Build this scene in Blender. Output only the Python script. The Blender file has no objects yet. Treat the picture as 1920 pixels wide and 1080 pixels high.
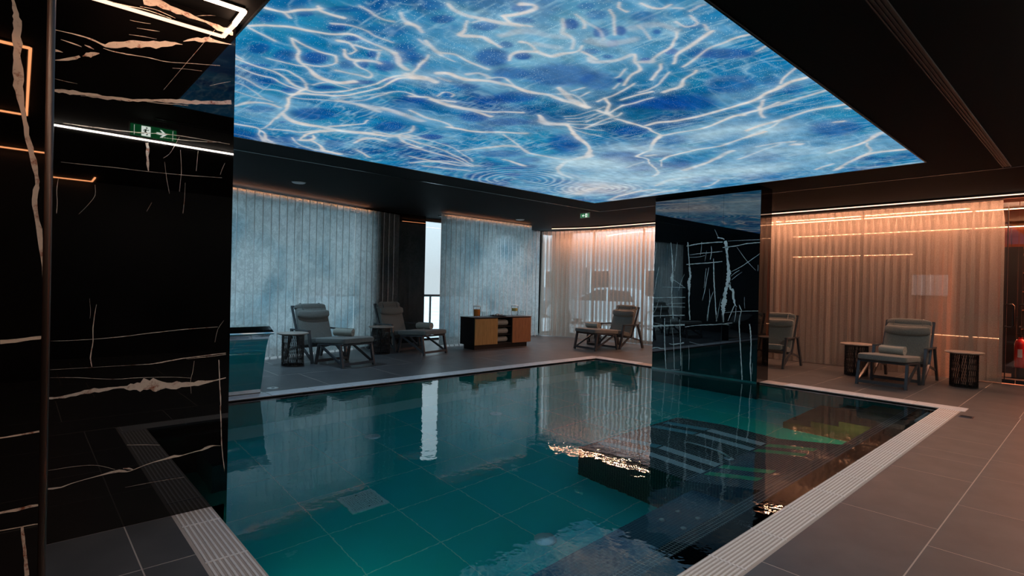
import bpy, bmesh, math, random
import numpy as np
from mathutils import Vector, Matrix
random.seed(7); RNG = np.random.default_rng(11)
S = bpy.context.scene
COL = S.collection
R = math.radians
# ------------------------------------------------------------------ camera
cam_d = bpy.data.cameras.new('camera'); cam = bpy.data.objects.new('camera', cam_d); COL.objects.link(cam)
cam_d.sensor_width = 36.0; cam_d.lens = 1020.07 / 1920 * 36; cam_d.clip_start = 0.05; cam_d.clip_end = 200
YAW, PIT, ROL = -0.83299118, -0.0049625759, 0.0221847619
f = Vector((math.sin(YAW)*math.cos(PIT), math.cos(YAW)*math.cos(PIT), math.sin(PIT)))
r = f.cross(Vector((0, 0, 1))).normalized(); u = r.cross(f)
c_, s_ = math.cos(ROL), math.sin(ROL)
r, u = c_*r + s_*u, -s_*r + c_*u
cam.matrix_world = Matrix(((r.x, u.x, -f.x, 0), (r.y, u.y, -f.y, 0), (r.z, u.z, -f.z, 1.4), (0, 0, 0, 1)))
S.camera = cam
# ------------------------------------------------------------------ view, world, light
S.view_settings.view_transform = 'Standard'; S.view_settings.look = 'None'
S.view_settings.gamma = 1.0; S.view_settings.use_curve_mapping = False; S.view_settings.exposure = 0.4
cy = S.cycles
cy.max_bounces = 10; cy.diffuse_bounces = 3; cy.glossy_bounces = 5; cy.transmission_bounces = 8; cy.transparent_max_bounces = 28
cy.caustics_refractive = True; cy.caustics_reflective = False; cy.sample_clamp_indirect = 4.0; cy.blur_glossy = 0.3
W = bpy.data.worlds.new('overcast'); S.world = W; W.use_nodes = True
wn = W.node_tree; wn.nodes.clear()
wo = wn.nodes.new('ShaderNodeOutputWorld'); wb = wn.nodes.new('ShaderNodeBackground'); wn.links.new(wb.outputs[0], wo.inputs[0])
SKY = 1.0                                          # evenly overcast: brighter towards the zenith
wt = wn.nodes.new('ShaderNodeTexCoord'); ws = wn.nodes.new('ShaderNodeSeparateXYZ'); wr = wn.nodes.new('ShaderNodeMapRange'); wm_ = wn.nodes.new('ShaderNodeMix'); wm_.data_type = 'RGBA'
wn.links.new(wt.outputs['Generated'], ws.inputs[0]); wn.links.new(ws.outputs[2], wr.inputs[0]); wr.inputs[1].default_value = 0.02; wr.inputs[2].default_value = 1.0
wn.links.new(wr.outputs[0], wm_.inputs[0]); wm_.inputs[6].default_value = (0.54, 0.62, 0.67, 1); wm_.inputs[7].default_value = (2.0, 2.8, 3.3, 1)
wn.links.new(wm_.outputs[2], wb.inputs[0]); wb.inputs[1].default_value = SKY
PANEL_E = 0.78; LED_E = 150.0
# ------------------------------------------------------------------ materials
def mat(name):
    m = bpy.data.materials.new(name); m.use_nodes = True; m.node_tree.nodes.clear()
    return m, m.node_tree.nodes, m.node_tree.links
def nd(N, t, **kw):
    n = N.new(t)
    for k, v in kw.items():
        if k.startswith('i_'):
            key = k[2:]; key = int(key) if key.isdigit() else key.replace('_', ' ')
            n.inputs[key].default_value = v
        else: setattr(n, k, v)
    return n
def rgba(c): return (c[0], c[1], c[2], 1)
def ramp(N, stops):
    n = N.new('ShaderNodeValToRGB'); e = n.color_ramp.elements
    while len(e) < len(stops): e.new(0.5)
    for k, (p, c) in enumerate(stops): e[k].position = p; e[k].color = rgba(c) if not np.isscalar(c) else (c, c, c, 1)
    return n
def simple(name, col, rough=0.5, metal=0.0, spec=0.5, ior=1.5, noise=0.0, nscale=30.0, bump=0.0, coords='Object', stretch=None, trans=0.0, alpha=1.0, sheen=0.0, col2=None):
    m, N, L = mat(name); o = nd(N, 'ShaderNodeOutputMaterial'); p = nd(N, 'ShaderNodeBsdfPrincipled')
    L.new(p.outputs[0], o.inputs[0]); p.inputs['Base Color'].default_value = rgba(col)
    p.inputs['Roughness'].default_value = rough; p.inputs['Metallic'].default_value = metal; p.inputs['IOR'].default_value = ior
    p.inputs['Specular IOR Level'].default_value = spec; p.inputs['Transmission Weight'].default_value = trans; p.inputs['Alpha'].default_value = alpha
    p.inputs['Sheen Weight'].default_value = sheen
    if noise or bump or col2:
        tc = nd(N, 'ShaderNodeTexCoord'); mp = nd(N, 'ShaderNodeMapping'); L.new(tc.outputs[coords], mp.inputs[0])
        if stretch: mp.inputs['Scale'].default_value = stretch
        t = nd(N, 'ShaderNodeTexNoise'); t.inputs['Scale'].default_value = nscale; t.inputs['Detail'].default_value = 5; L.new(mp.outputs[0], t.inputs['Vector'])
        c2 = col2 or tuple(min(1, x*(1+noise)) for x in col); c1 = col if col2 else tuple(x*(1-noise) for x in col)
        rp = ramp(N, [(0.3, c1), (0.7, c2)]); L.new(t.outputs[0], rp.inputs[0]); L.new(rp.outputs[0], p.inputs['Base Color'])
        if bump:
            b = nd(N, 'ShaderNodeBump'); b.inputs['Strength'].default_value = bump; b.inputs['Distance'].default_value = 0.01
            L.new(t.outputs[0], b.inputs['Height']); L.new(b.outputs[0], p.inputs['Normal'])
    return m
def emit(name, col, e):
    m, N, L = mat(name); o = nd(N, 'ShaderNodeOutputMaterial'); p = nd(N, 'ShaderNodeEmission')
    p.inputs[0].default_value = rgba(col); p.inputs[1].default_value = e; L.new(p.outputs[0], o.inputs[0]); return m
M = {}
M['tile'] = simple('dark_porcelain', (0.068, 0.074, 0.080), 0.40, spec=0.45, noise=0.30, nscale=3.5, bump=0.03, coords='Object', col2=(0.105, 0.109, 0.113))
M['grout'] = simple('pale_grout', (0.52, 0.46, 0.41), 0.8)
M['grout_dark'] = simple('dark_grout', (0.04, 0.045, 0.05), 0.8)
M['coping'] = simple('pale_coping_stone', (0.74, 0.78, 0.80), 0.35, noise=0.10, nscale=12)
M['ceil'] = simple('ceiling_paint', (0.0075, 0.0085, 0.009), 0.8, spec=0.12, noise=0.08, nscale=2)
M['black'] = simple('black_paint', (0.006, 0.006, 0.007), 0.4)
M['blackm'] = simple('black_metal', (0.012, 0.012, 0.013), 0.35, 0.0)
M['steel'] = simple('brushed_steel', (0.62, 0.62, 0.62), 0.16, 1.0)
M['railsteel'] = simple('satin_rail_steel', (0.85, 0.86, 0.86), 0.30, 0.35)
M['sheetsteel'] = simple('mirror_steel_sheet', (0.72, 0.75, 0.74), 0.06, 1.0)
M['grate'] = simple('grate_polymer', (0.88, 0.86, 0.83), 0.38, noise=0.08, nscale=40)
M['bronze'] = simple('bronze_trim', (0.11, 0.075, 0.06), 0.3, 1.0)
M['frame'] = simple('charcoal_powder_coat', (0.055, 0.062, 0.070), 0.26, 0.0, spec=0.7)
M['fabric'] = simple('grey_green_weave', (0.085, 0.102, 0.098), 0.9, noise=0.45, nscale=160, bump=0.5, col2=(0.235, 0.25, 0.23), sheen=0.2)
M['towel'] = simple('olive_terry', (0.27, 0.285, 0.245), 0.95, noise=0.2, nscale=120, bump=0.6, col2=(0.37, 0.385, 0.335), sheen=0.3)
M['tabletop'] = simple('pale_table_stone', (0.34, 0.29, 0.25), 0.45, noise=0.15, nscale=9)
M['white'] = simple('white_plastic', (0.75, 0.76, 0.76), 0.35)
M['led'] = emit('warm_led', (1.0, 0.44, 0.25), LED_E)
M['ledw'] = emit('warm_white_led', (1.0, 0.60, 0.40), 26.0)
M['ledn'] = emit('soft_white_led', (1.0, 0.85, 0.72), 80.0)
M['step'] = simple('dark_step_stone', (0.10, 0.105, 0.075), 0.5, noise=0.2, nscale=6)
M['ledv'] = emit('visible_light_line', (1.0, 0.60, 0.42), 1.8)
M['ledi'] = emit('inner_room_led', (1.0, 0.42, 0.20), 9.0)
M['leds'] = emit('dim_warm_led', (1.0, 0.36, 0.14), 14.0)
M['teal'] = simple('teal_pool_tile', (0.006, 0.60, 0.54), 0.5, noise=0.12, nscale=1.5, col2=(0.005, 0.64, 0.64))
M['tealgrout'] = simple('pool_grout', (0.6, 0.85, 0.75), 0.8)
M['strip'] = simple('pale_air_strip', (0.90, 0.95, 0.94), 0.5, noise=0.06, nscale=80)
M['greenstrip'] = simple('green_air_strip', (0.10, 0.70, 0.30), 0.5, noise=0.15, nscale=10)
M['bluestrip'] = simple('blue_air_strip', (0.28, 0.60, 0.66), 0.5, noise=0.1, nscale=40)
M['tea'] = simple('amber_infusion', (0.75, 0.24, 0.04), 0.2)
M['fruit'] = simple('citrus_slices', (0.75, 0.62, 0.2), 0.5, noise=0.4, nscale=60)
M['rock'] = simple('dark_pebbles', (0.05, 0.05, 0.05), 0.6, noise=0.5, nscale=50)
M['asphalt'] = simple('wet_paving', (0.48, 0.50, 0.51), 0.6, noise=0.35, nscale=1.2, col2=(0.68, 0.70, 0.72))
M['carwhite'] = simple('white_car_paint', (0.62, 0.65, 0.68), 0.25)
M['cardark'] = simple('dark_car_paint', (0.05, 0.06, 0.075), 0.2)
M['rubber'] = simple('tyre_rubber', (0.015, 0.015, 0.015), 0.7)
M['carglass'] = simple('car_glass', (0.02, 0.03, 0.035), 0.05)
M['stonewall'] = simple('outdoor_wall_render', (0.40, 0.42, 0.43), 0.85, noise=0.2, nscale=3)
M['oak'] = simple('oiled_oak', (0.30, 0.19, 0.065), 0.45, noise=0.3, nscale=7, stretch=(9, 9, 0.7), col2=(0.46, 0.30, 0.11))
M['walnut'] = simple('reddish_oak', (0.24, 0.11, 0.05), 0.45, noise=0.3, nscale=7, stretch=(9, 9, 0.7), col2=(0.38, 0.18, 0.08))
M['redwall'] = simple('rust_panel', (0.20, 0.055, 0.025), 0.4, noise=0.2, nscale=2)
M['tanwall'] = simple('tan_panel', (0.30, 0.16, 0.09), 0.5, noise=0.15, nscale=2)
M['screen'] = emit('backlit_screen', (0.95, 0.70, 0.66), 0.38)
M['red'] = simple('signal_red', (0.55, 0.01, 0.012), 0.3)
M['signgreen'] = emit('exit_sign_green', (0.004, 0.10, 0.028), 0.9)
M['signgreen2'] = emit('bright_exit_green', (0.004, 0.10, 0.028), 4.0); M['signwhite2'] = emit('bright_exit_white', (0.80, 0.88, 0.80), 9.0)
M['signwhite'] = emit('exit_sign_white', (0.80, 0.88, 0.80), 0.85)
M['signblue'] = simple('sign_blue', (0.02, 0.06, 0.28), 0.4)
# glass: clear pane, thin
def pane(name, tint=(0.95, 0.97, 0.97), ior=1.5):
    m, N, L = mat(name); o = nd(N, 'ShaderNodeOutputMaterial'); mx = nd(N, 'ShaderNodeMixShader'); t = nd(N, 'ShaderNodeBsdfTransparent'); g = nd(N, 'ShaderNodeBsdfGlossy')
    fr = nd(N, 'ShaderNodeFresnel'); fr.inputs[0].default_value = ior; g.inputs['Roughness'].default_value = 0.0; t.inputs[0].default_value = rgba(tint)
    L.new(fr.outputs[0], mx.inputs[0]); L.new(t.outputs[0], mx.inputs[1]); L.new(g.outputs[0], mx.inputs[2]); L.new(mx.outputs[0], o.inputs[0]); return m
M['glass'] = pane('clear_glass'); M['glassware'] = pane('thin_glassware', (0.985, 0.99, 0.99), 1.10)
# polished black marble
def marble(name, c1, c2, ior):
    m, N, L = mat(name); o = nd(N, 'ShaderNodeOutputMaterial'); p = nd(N, 'ShaderNodeBsdfPrincipled'); L.new(p.outputs[0], o.inputs[0])
    tc = nd(N, 'ShaderNodeTexCoord'); t = nd(N, 'ShaderNodeTexNoise', i_Scale=3.0, i_Detail=8.0); L.new(tc.outputs['Object'], t.inputs['Vector'])
    rp = ramp(N, [(0.35, c1), (0.75, c2)]); L.new(t.outputs[0], rp.inputs[0]); L.new(rp.outputs[0], p.inputs['Base Color'])
    p.inputs['Roughness'].default_value = 0.014; p.inputs['IOR'].default_value = ior
    return m
M['marble'] = marble('black_marble', (0.0015, 0.0014, 0.0014), (0.005, 0.0042, 0.004), 1.65)
M['marble2'] = marble('blue_black_marble', (0.0015, 0.0025, 0.0035), (0.003, 0.006, 0.009), 2.5)
def veinmat(name, c1, c2):
    m, N, L = mat(name); o = nd(N, 'ShaderNodeOutputMaterial'); p = nd(N, 'ShaderNodeBsdfPrincipled'); L.new(p.outputs[0], o.inputs[0])
    tc = nd(N, 'ShaderNodeTexCoord'); t = nd(N, 'ShaderNodeTexNoise', i_Scale=18.0, i_Detail=10.0, i_Roughness=0.75); L.new(tc.outputs['Object'], t.inputs['Vector'])
    rp = ramp(N, [(0.36, c2), (0.47, c1), (0.75, tuple(min(1, x*1.15) for x in c1))]); L.new(t.outputs[0], rp.inputs[0]); L.new(rp.outputs[0], p.inputs['Base Color'])
    p.inputs['Roughness'].default_value = 0.12; p.inputs['IOR'].default_value = 1.6; return m
M['vein'] = veinmat('cream_vein', (0.80, 0.66, 0.55), (0.34, 0.10, 0.05)); M['vein2'] = veinmat('pale_vein', (0.80, 0.88, 0.86), (0.38, 0.45, 0.45))  # warm and teal tint of the light put into the vein colours
# mosaic: small dark tiles, pale joints (far too small to build)
def mosaic(name, c, g, pitch, axis):
    m, N, L = mat(name); o = nd(N, 'ShaderNodeOutputMaterial'); p = nd(N, 'ShaderNodeBsdfPrincipled'); L.new(p.outputs[0], o.inputs[0]); p.inputs['Roughness'].default_value = 0.3
    tc = nd(N, 'ShaderNodeTexCoord'); sx = nd(N, 'ShaderNodeSeparateXYZ'); L.new(tc.outputs['Object'], sx.inputs[0])
    outs = []
    for a in axis:
        d = nd(N, 'ShaderNodeMath', operation='DIVIDE'); d.inputs[1].default_value = pitch; L.new(sx.outputs[a], d.inputs[0])
        fr = nd(N, 'ShaderNodeMath', operation='FRACT'); L.new(d.outputs[0], fr.inputs[0])
        gt = nd(N, 'ShaderNodeMath', operation='LESS_THAN'); gt.inputs[1].default_value = 0.11; L.new(fr.outputs[0], gt.inputs[0]); outs.append(gt)
    mxm = nd(N, 'ShaderNodeMath', operation='MAXIMUM'); L.new(outs[0].outputs[0], mxm.inputs[0]); L.new(outs[1].outputs[0], mxm.inputs[1])
    mc = nd(N, 'ShaderNodeMix', data_type='RGBA'); L.new(mxm.outputs[0], mc.inputs[0]); mc.inputs[6].default_value = rgba(c); mc.inputs[7].default_value = rgba(g); L.new(mc.outputs[2], p.inputs['Base Color'])
    return m
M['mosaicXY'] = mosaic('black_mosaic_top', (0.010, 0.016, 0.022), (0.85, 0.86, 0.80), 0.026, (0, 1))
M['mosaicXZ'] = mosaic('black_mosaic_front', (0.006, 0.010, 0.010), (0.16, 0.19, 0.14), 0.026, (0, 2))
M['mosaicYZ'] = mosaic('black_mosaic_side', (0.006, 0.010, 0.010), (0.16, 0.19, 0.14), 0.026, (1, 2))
M['mosaicBlue'] = mosaic('blue_mosaic_top', (0.020, 0.12, 0.19), (0.20, 0.36, 0.40), 0.026, (0, 1))
# pool water
def watermat():
    m, N, L = mat('pool_water'); o = nd(N, 'ShaderNodeOutputMaterial'); p = nd(N, 'ShaderNodeMixShader'); L.new(p.outputs[0], o.inputs[0])
    rf = nd(N, 'ShaderNodeBsdfRefraction'); rf.inputs['Color'].default_value = (0.88, 1.0, 0.98, 1); rf.inputs['Roughness'].default_value = 0.0; rf.inputs['IOR'].default_value = 1.33
    gl = nd(N, 'ShaderNodeBsdfGlossy'); gl.inputs['Roughness'].default_value = 0.0; fr = nd(N, 'ShaderNodeFresnel'); fr.inputs['IOR'].default_value = 1.6
    L.new(fr.outputs[0], p.inputs[0]); L.new(rf.outputs[0], p.inputs[1]); L.new(gl.outputs[0], p.inputs[2])
    tc = nd(N, 'ShaderNodeTexCoord'); t = nd(N, 'ShaderNodeTexNoise', i_Scale=5.0, i_Detail=3.0, i_Roughness=0.55); L.new(tc.outputs['Object'], t.inputs['Vector'])
    b = nd(N, 'ShaderNodeBump'); b.inputs['Strength'].default_value = 0.085; b.inputs['Distance'].default_value = 0.02; L.new(t.outputs[0], b.inputs['Height']); [L.new(b.outputs[0], q.inputs['Normal']) for q in (rf, gl, fr)]
    return m
M['water'] = watermat()
# blinds: backlit translucent strips, frosted print, thin enough to see through a little
def blindmat(name, base, tr_w, edge=False):
    m, N, L = mat(name); o = nd(N, 'ShaderNodeOutputMaterial')
    tl = nd(N, 'ShaderNodeBsdfTranslucent'); df = nd(N, 'ShaderNodeBsdfDiffuse'); tp = nd(N, 'ShaderNodeBsdfTransparent')
    gm = nd(N, 'ShaderNodeNewGeometry'); mp = nd(N, 'ShaderNodeMapping'); L.new(gm.outputs['Position'], mp.inputs[0])
    n1 = nd(N, 'ShaderNodeTexNoise', i_Scale=55.0, i_Detail=8.0, i_Roughness=0.85); L.new(mp.outputs[0], n1.inputs['Vector'])
    n2 = nd(N, 'ShaderNodeTexNoise', i_Scale=1.1, i_Detail=3.0); L.new(mp.outputs[0], n2.inputs['Vector'])
    r1 = ramp(N, [(0.40, 0.45), (0.58, 1.0)]); L.new(n1.outputs[0], r1.inputs[0])
    r2 = ramp(N, [(0.3, (base[0]*0.62, base[1]*0.74, base[2]*0.80)), (0.5, base), (0.68, tuple(min(1, x*1.25) for x in (base[0]*1.1, base[1], base[2]*1.03)))]); L.new(n2.outputs[0], r2.inputs[0])
    mc = nd(N, 'ShaderNodeMix', data_type='RGBA', blend_type='MULTIPLY'); mc.inputs[0].default_value = 0.5; L.new(r2.outputs[0], mc.inputs[6]); L.new(r1.outputs[0], mc.inputs[7])
    n4 = nd(N, 'ShaderNodeTexNoise', i_Scale=9.0, i_Detail=9.0, i_Roughness=0.72, i_Distortion=1.2); L.new(mp.outputs[0], n4.inputs['Vector']); r4 = ramp(N, [(0.42, 0.55), (0.58, 1.0)]); L.new(n4.outputs[0], r4.inputs[0])
    m4 = nd(N, 'ShaderNodeMix', data_type='RGBA', blend_type='MULTIPLY'); m4.inputs[0].default_value = 0.55; L.new(mc.outputs[2], m4.inputs[6]); L.new(r4.outputs[0], m4.inputs[7]); mc = m4
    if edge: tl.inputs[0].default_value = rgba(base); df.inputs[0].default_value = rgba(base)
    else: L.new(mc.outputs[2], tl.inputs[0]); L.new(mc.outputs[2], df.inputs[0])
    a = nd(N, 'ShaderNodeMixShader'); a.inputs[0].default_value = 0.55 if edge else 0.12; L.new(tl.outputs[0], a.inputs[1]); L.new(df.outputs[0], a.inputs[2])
    b = nd(N, 'ShaderNodeMixShader'); b.inputs[0].default_value = tr_w; L.new(a.outputs[0], b.inputs[1]); L.new(tp.outputs[0], b.inputs[2]); L.new(b.outputs[0], o.inputs[0])
    tp.inputs[0].default_value = (0.75, 0.9, 0.95, 1)
    return m
M['blind'] = blindmat('frosted_blind', (0.95, 0.97, 0.96), 0.22)
M['blindedge'] = blindmat('bright_blind_edge', (0.98, 0.98, 0.98), 0.05, True)  # whiter slat edge: the glow of light-catching edges put into its colour
# sheer curtain
def sheer(name, col, tr):
    m, N, L = mat(name); o = nd(N, 'ShaderNodeOutputMaterial')
    tl = nd(N, 'ShaderNodeBsdfTranslucent'); df = nd(N, 'ShaderNodeBsdfDiffuse'); tp = nd(N, 'ShaderNodeBsdfTransparent')
    tc = nd(N, 'ShaderNodeTexCoord'); n1 = nd(N, 'ShaderNodeTexNoise', i_Scale=120.0, i_Detail=2.0); L.new(tc.outputs['Object'], n1.inputs['Vector'])
    r1 = ramp(N, [(0.35, tuple(x*0.7 for x in col)), (0.65, col)]); L.new(n1.outputs[0], r1.inputs[0]); L.new(r1.outputs[0], tl.inputs[0]); L.new(r1.outputs[0], df.inputs[0])
    a = nd(N, 'ShaderNodeMixShader'); a.inputs[0].default_value = 0.5; L.new(tl.outputs[0], a.inputs[1]); L.new(df.outputs[0], a.inputs[2])
    b = nd(N, 'ShaderNodeMixShader'); b.inputs[0].default_value = tr; L.new(a.outputs[0], b.inputs[1]); L.new(tp.outputs[0], b.inputs[2]); L.new(b.outputs[0], o.inputs[0]); return m
M['sheer'] = sheer('sheer_curtain', (0.78, 0.70, 0.62), 0.53)
# the printed luminous ceiling
def panelmat():
    m, N, L = mat('luminous_print'); o = nd(N, 'ShaderNodeOutputMaterial'); e = nd(N, 'ShaderNodeEmission'); L.new(e.outputs[0], o.inputs[0])
    a = nd(N, 'ShaderNodeVertexColor', layer_name='print'); tc = nd(N, 'ShaderNodeTexCoord')
    vo = nd(N, 'ShaderNodeTexVoronoi', i_Scale=58.0); L.new(tc.outputs['Object'], vo.inputs['Vector'])
    rp = ramp(N, [(0.11, 1.0), (0.20, 0.0)]); L.new(vo.outputs['Distance'], rp.inputs[0])
    n1 = nd(N, 'ShaderNodeTexNoise', i_Scale=9.0, i_Detail=6.0, i_Roughness=0.65); mp = nd(N, 'ShaderNodeMapping'); mp.inputs['Scale'].default_value = (1.0, 0.5, 1.0); L.new(tc.outputs['Object'], mp.inputs[0]); L.new(mp.outputs[0], n1.inputs['Vector'])
    r2 = ramp(N, [(0.32, 0.78), (0.68, 1.2)]); L.new(n1.outputs[0], r2.inputs[0])
    mu = nd(N, 'ShaderNodeMix', data_type='RGBA', blend_type='MULTIPLY'); mu.inputs[0].default_value = 1.0; L.new(a.outputs[0], mu.inputs[6]); L.new(r2.outputs[0], mu.inputs[7])
    n3 = nd(N, 'ShaderNodeTexNoise', i_Scale=2.0); L.new(tc.outputs['Object'], n3.inputs['Vector']); r3 = ramp(N, [(0.38, 0.15), (0.58, 0.9)]); L.new(n3.outputs[0], r3.inputs[0])
    mm = nd(N, 'ShaderNodeMath', operation='MULTIPLY'); L.new(rp.outputs[0], mm.inputs[0]); L.new(r3.outputs[0], mm.inputs[1])
    mx = nd(N, 'ShaderNodeMix', data_type='RGBA'); L.new(mm.outputs[0], mx.inputs[0]); L.new(mu.outputs[2], mx.inputs[6]); mx.inputs[7].default_value = (0.50, 0.75, 0.86, 1)
    L.new(mx.outputs[2], e.inputs[0]); e.inputs[1].default_value = PANEL_E
    m.cycles.emission_sampling = 'NONE'
    return m
M['panel'] = panelmat()
# ------------------------------------------------------------------ mesh helpers
class MB:
    def __init__(s): s.v = []; s.f = []; s.m = []
    def add(s, vs, fs, mi=0):
        o = len(s.v); s.v += [tuple(map(float, x)) for x in vs]; s.f += [tuple(i+o for i in q) for q in fs]; s.m += [mi]*len(fs); return s
    def box(s, x0, x1, y0, y1, z0, z1, mi=0):
        return s.add([(x0,y0,z0),(x1,y0,z0),(x1,y1,z0),(x0,y1,z0),(x0,y0,z1),(x1,y0,z1),(x1,y1,z1),(x0,y1,z1)], [(0,3,2,1),(4,5,6,7),(0,1,5,4),(1,2,6,5),(2,3,7,6),(3,0,4,7)], mi)
    def slab(s, x0, x1, y0, y1, z0, z1, b=0.003, mi=0):      # box with a chamfered top edge
        return s.add([(x0,y0,z0),(x1,y0,z0),(x1,y1,z0),(x0,y1,z0),(x0,y0,z1-b),(x1,y0,z1-b),(x1,y1,z1-b),(x0,y1,z1-b),(x0+b,y0+b,z1),(x1-b,y0+b,z1),(x1-b,y1-b,z1),(x0+b,y1-b,z1)],
            [(0,3,2,1),(8,9,10,11),(0,1,5,4),(1,2,6,5),(2,3,7,6),(3,0,4,7),(4,5,9,8),(5,6,10,9),(6,7,11,10),(7,4,8,11)], mi)
    def bar(s, p, q, w, d, up=(0,0,1), mi=0):
        p, q = Vector(p), Vector(q); t = (q-p).normalized(); upv = Vector(up)
        if abs(t.dot(upv)) > 0.98: upv = Vector((1,0,0))
        a = t.cross(upv).normalized()*(w/2); b = a.cross(t).normalized()*(d/2)
        vs = [p-a-b, p+a-b, p+a+b, p-a+b, q-a-b, q+a-b, q+a+b, q-a+b]
        return s.add(vs, [(0,3,2,1),(4,5,6,7),(0,1,5,4),(1,2,6,5),(2,3,7,6),(3,0,4,7)], mi)
    def tube(s, pts, r, n=8, mi=0, closed=False, cap=True):
        pts = [Vector(p) for p in pts]; k = len(pts); rows = []
        rr = r if hasattr(r, '__len__') else [r]*k; prev = None
        for i in range(k):
            a = pts[(i-1) % k] if (closed or i) else pts[0]; b = pts[(i+1) % k] if (closed or i < k-1) else pts[-1]
            t = (b-a).normalized()
            if prev is None: prev = t.orthogonal().normalized()
            nv = (prev - t*prev.dot(t)).normalized(); prev = nv; bv = t.cross(nv)
            rows.append([pts[i] + (nv*math.cos(2*math.pi*j/n) + bv*math.sin(2*math.pi*j/n))*rr[i] for j in range(n)])
        vs = [x for row in rows for x in row]; fs = []
        for i in range(k if closed else k-1):
            for j in range(n): fs.append((i*n+j, i*n+(j+1) % n, ((i+1) % k)*n+(j+1) % n, ((i+1) % k)*n+j))
        if not closed and cap: fs += [tuple(range(n))[::-1], tuple(range((k-1)*n, k*n))]
        return s.add(vs, fs, mi)
    def lathe(s, prof, n=32, c=(0,0,0), mi=0):
        vs = []; fs = []
        for (rad, z) in prof:
            for j in range(n): a = 2*math.pi*j/n; vs.append((c[0]+rad*math.cos(a), c[1]+rad*math.sin(a), c[2]+z))
        for i in range(len(prof)-1):
            for j in range(n): fs.append((i*n+j, i*n+(j+1) % n, (i+1)*n+(j+1) % n, (i+1)*n+j))
        if prof[0][0] > 1e-4: fs.append(tuple(range(n))[::-1])
        if prof[-1][0] > 1e-4: fs.append(tuple(range((len(prof)-1)*n, len(prof)*n)))
        return s.add(vs, fs, mi)
    def cushion(s, cx, cy_, cz, a, b, c, e=0.28, e2=0.45, fn=None, nu=28, nv=14, mi=0):   # superellipsoid
        pw = lambda t, k: math.copysign(abs(t)**k, t); vs = []; fs = []
        for i in range(nv+1):
            v = -math.pi/2 + math.pi*i/nv
            for j in range(nu):
                w = 2*math.pi*j/nu; p = [a*pw(math.cos(v), e2)*pw(math.cos(w), e), b*pw(math.cos(v), e2)*pw(math.sin(w), e), c*pw(math.sin(v), e2)]
                if fn: p = fn(*p)
                vs.append((cx+p[0], cy_+p[1], cz+p[2]))
        for i in range(nv):
            for j in range(nu): fs.append((i*nu+j, i*nu+(j+1) % nu, (i+1)*nu+(j+1) % nu, (i+1)*nu+j))
        return s.add(vs, fs, mi)
    def prism(s, poly, d0, d1, plane='xz', mi=0):
        n = len(poly); mk = {'xz': lambda a, b, d: (a, d, b), 'yz': lambda a, b, d: (d, a, b), 'xy': lambda a, b, d: (a, b, d)}[plane]
        vs = [mk(a, b, d0) for a, b in poly] + [mk(a, b, d1) for a, b in poly]
        return s.add(vs, [tuple(range(n)), tuple(range(2*n-1, n-1, -1))] + [(i, (i+1) % n, n+(i+1) % n, n+i) for i in range(n)], mi)
    def mesh(s, name, mats, smooth=False):
        me = bpy.data.meshes.new(name); me.from_pydata(s.v, [], s.f)
        mats = mats if isinstance(mats, (list, tuple)) else [mats]
        for m in mats: me.materials.append(M[m] if isinstance(m, str) else m)
        if len(mats) > 1: me.polygons.foreach_set('material_index', s.m)
        bm = bmesh.new(); bm.from_mesh(me); bmesh.ops.recalc_face_normals(bm, faces=bm.faces); bm.to_mesh(me); bm.free()
        if smooth: 
            me.polygons.foreach_set('use_smooth', [True]*len(me.polygons))
            try: me.set_sharp_from_angle(angle=R(40))
            except Exception: pass
        me.update(); return me
    def build(s, name, mats, parent=None, smooth=False, kind=None, loc=None):
        return ob(name, s.mesh(name, mats, smooth), parent, kind, loc)
def ob(name, me, parent=None, kind=None, loc=None):
    o = bpy.data.objects.new(name, me); COL.objects.link(o)
    if parent: o.parent = parent
    if kind: o['kind'] = kind
    if loc: o.location = loc
    return o
def tag(o, label, cat, group=None, kind=None):
    o['label'] = label; o['category'] = cat
    if group: o['group'] = group
    if kind: o['kind'] = kind
    return o
def thing(name, label, cat, loc=(0,0,0), rz=0.0, group=None):
    o = bpy.data.objects.new(name, None); COL.objects.link(o); o.location = loc; o.rotation_euler = (0, 0, rz); o.empty_display_size = 0.1
    return tag(o, label, cat, group)
def copy_tree(o, parent=None):
    c = o.copy(); COL.objects.link(c); c.parent = parent
    for ch in list(o.children): copy_tree(ch, c)
    return c
def copy_thing(o, loc, rz, label):
    c = copy_tree(o); c.location = loc; c.rotation_euler = (0, 0, rz); c['label'] = label; return c
def struct(o, label=None):
    o['kind'] = 'structure'
    if label: o['label'] = label
    return o
def catmull(pts, k):
    P = np.array(pts, float); n = len(P); out = []
    for i in range(n-1):
        p0, p1, p2, p3 = P[max(i-1, 0)], P[i], P[i+1], P[min(i+2, n-1)]
        for t in np.linspace(0, 1, k, endpoint=False):
            out.append(0.5*((2*p1)+(-p0+p2)*t+(2*p0-5*p1+4*p2-p3)*t*t+(-p0+3*p1-3*p2+p3)*t**3))
    out.append(P[-1]); return np.array(out)
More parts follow.
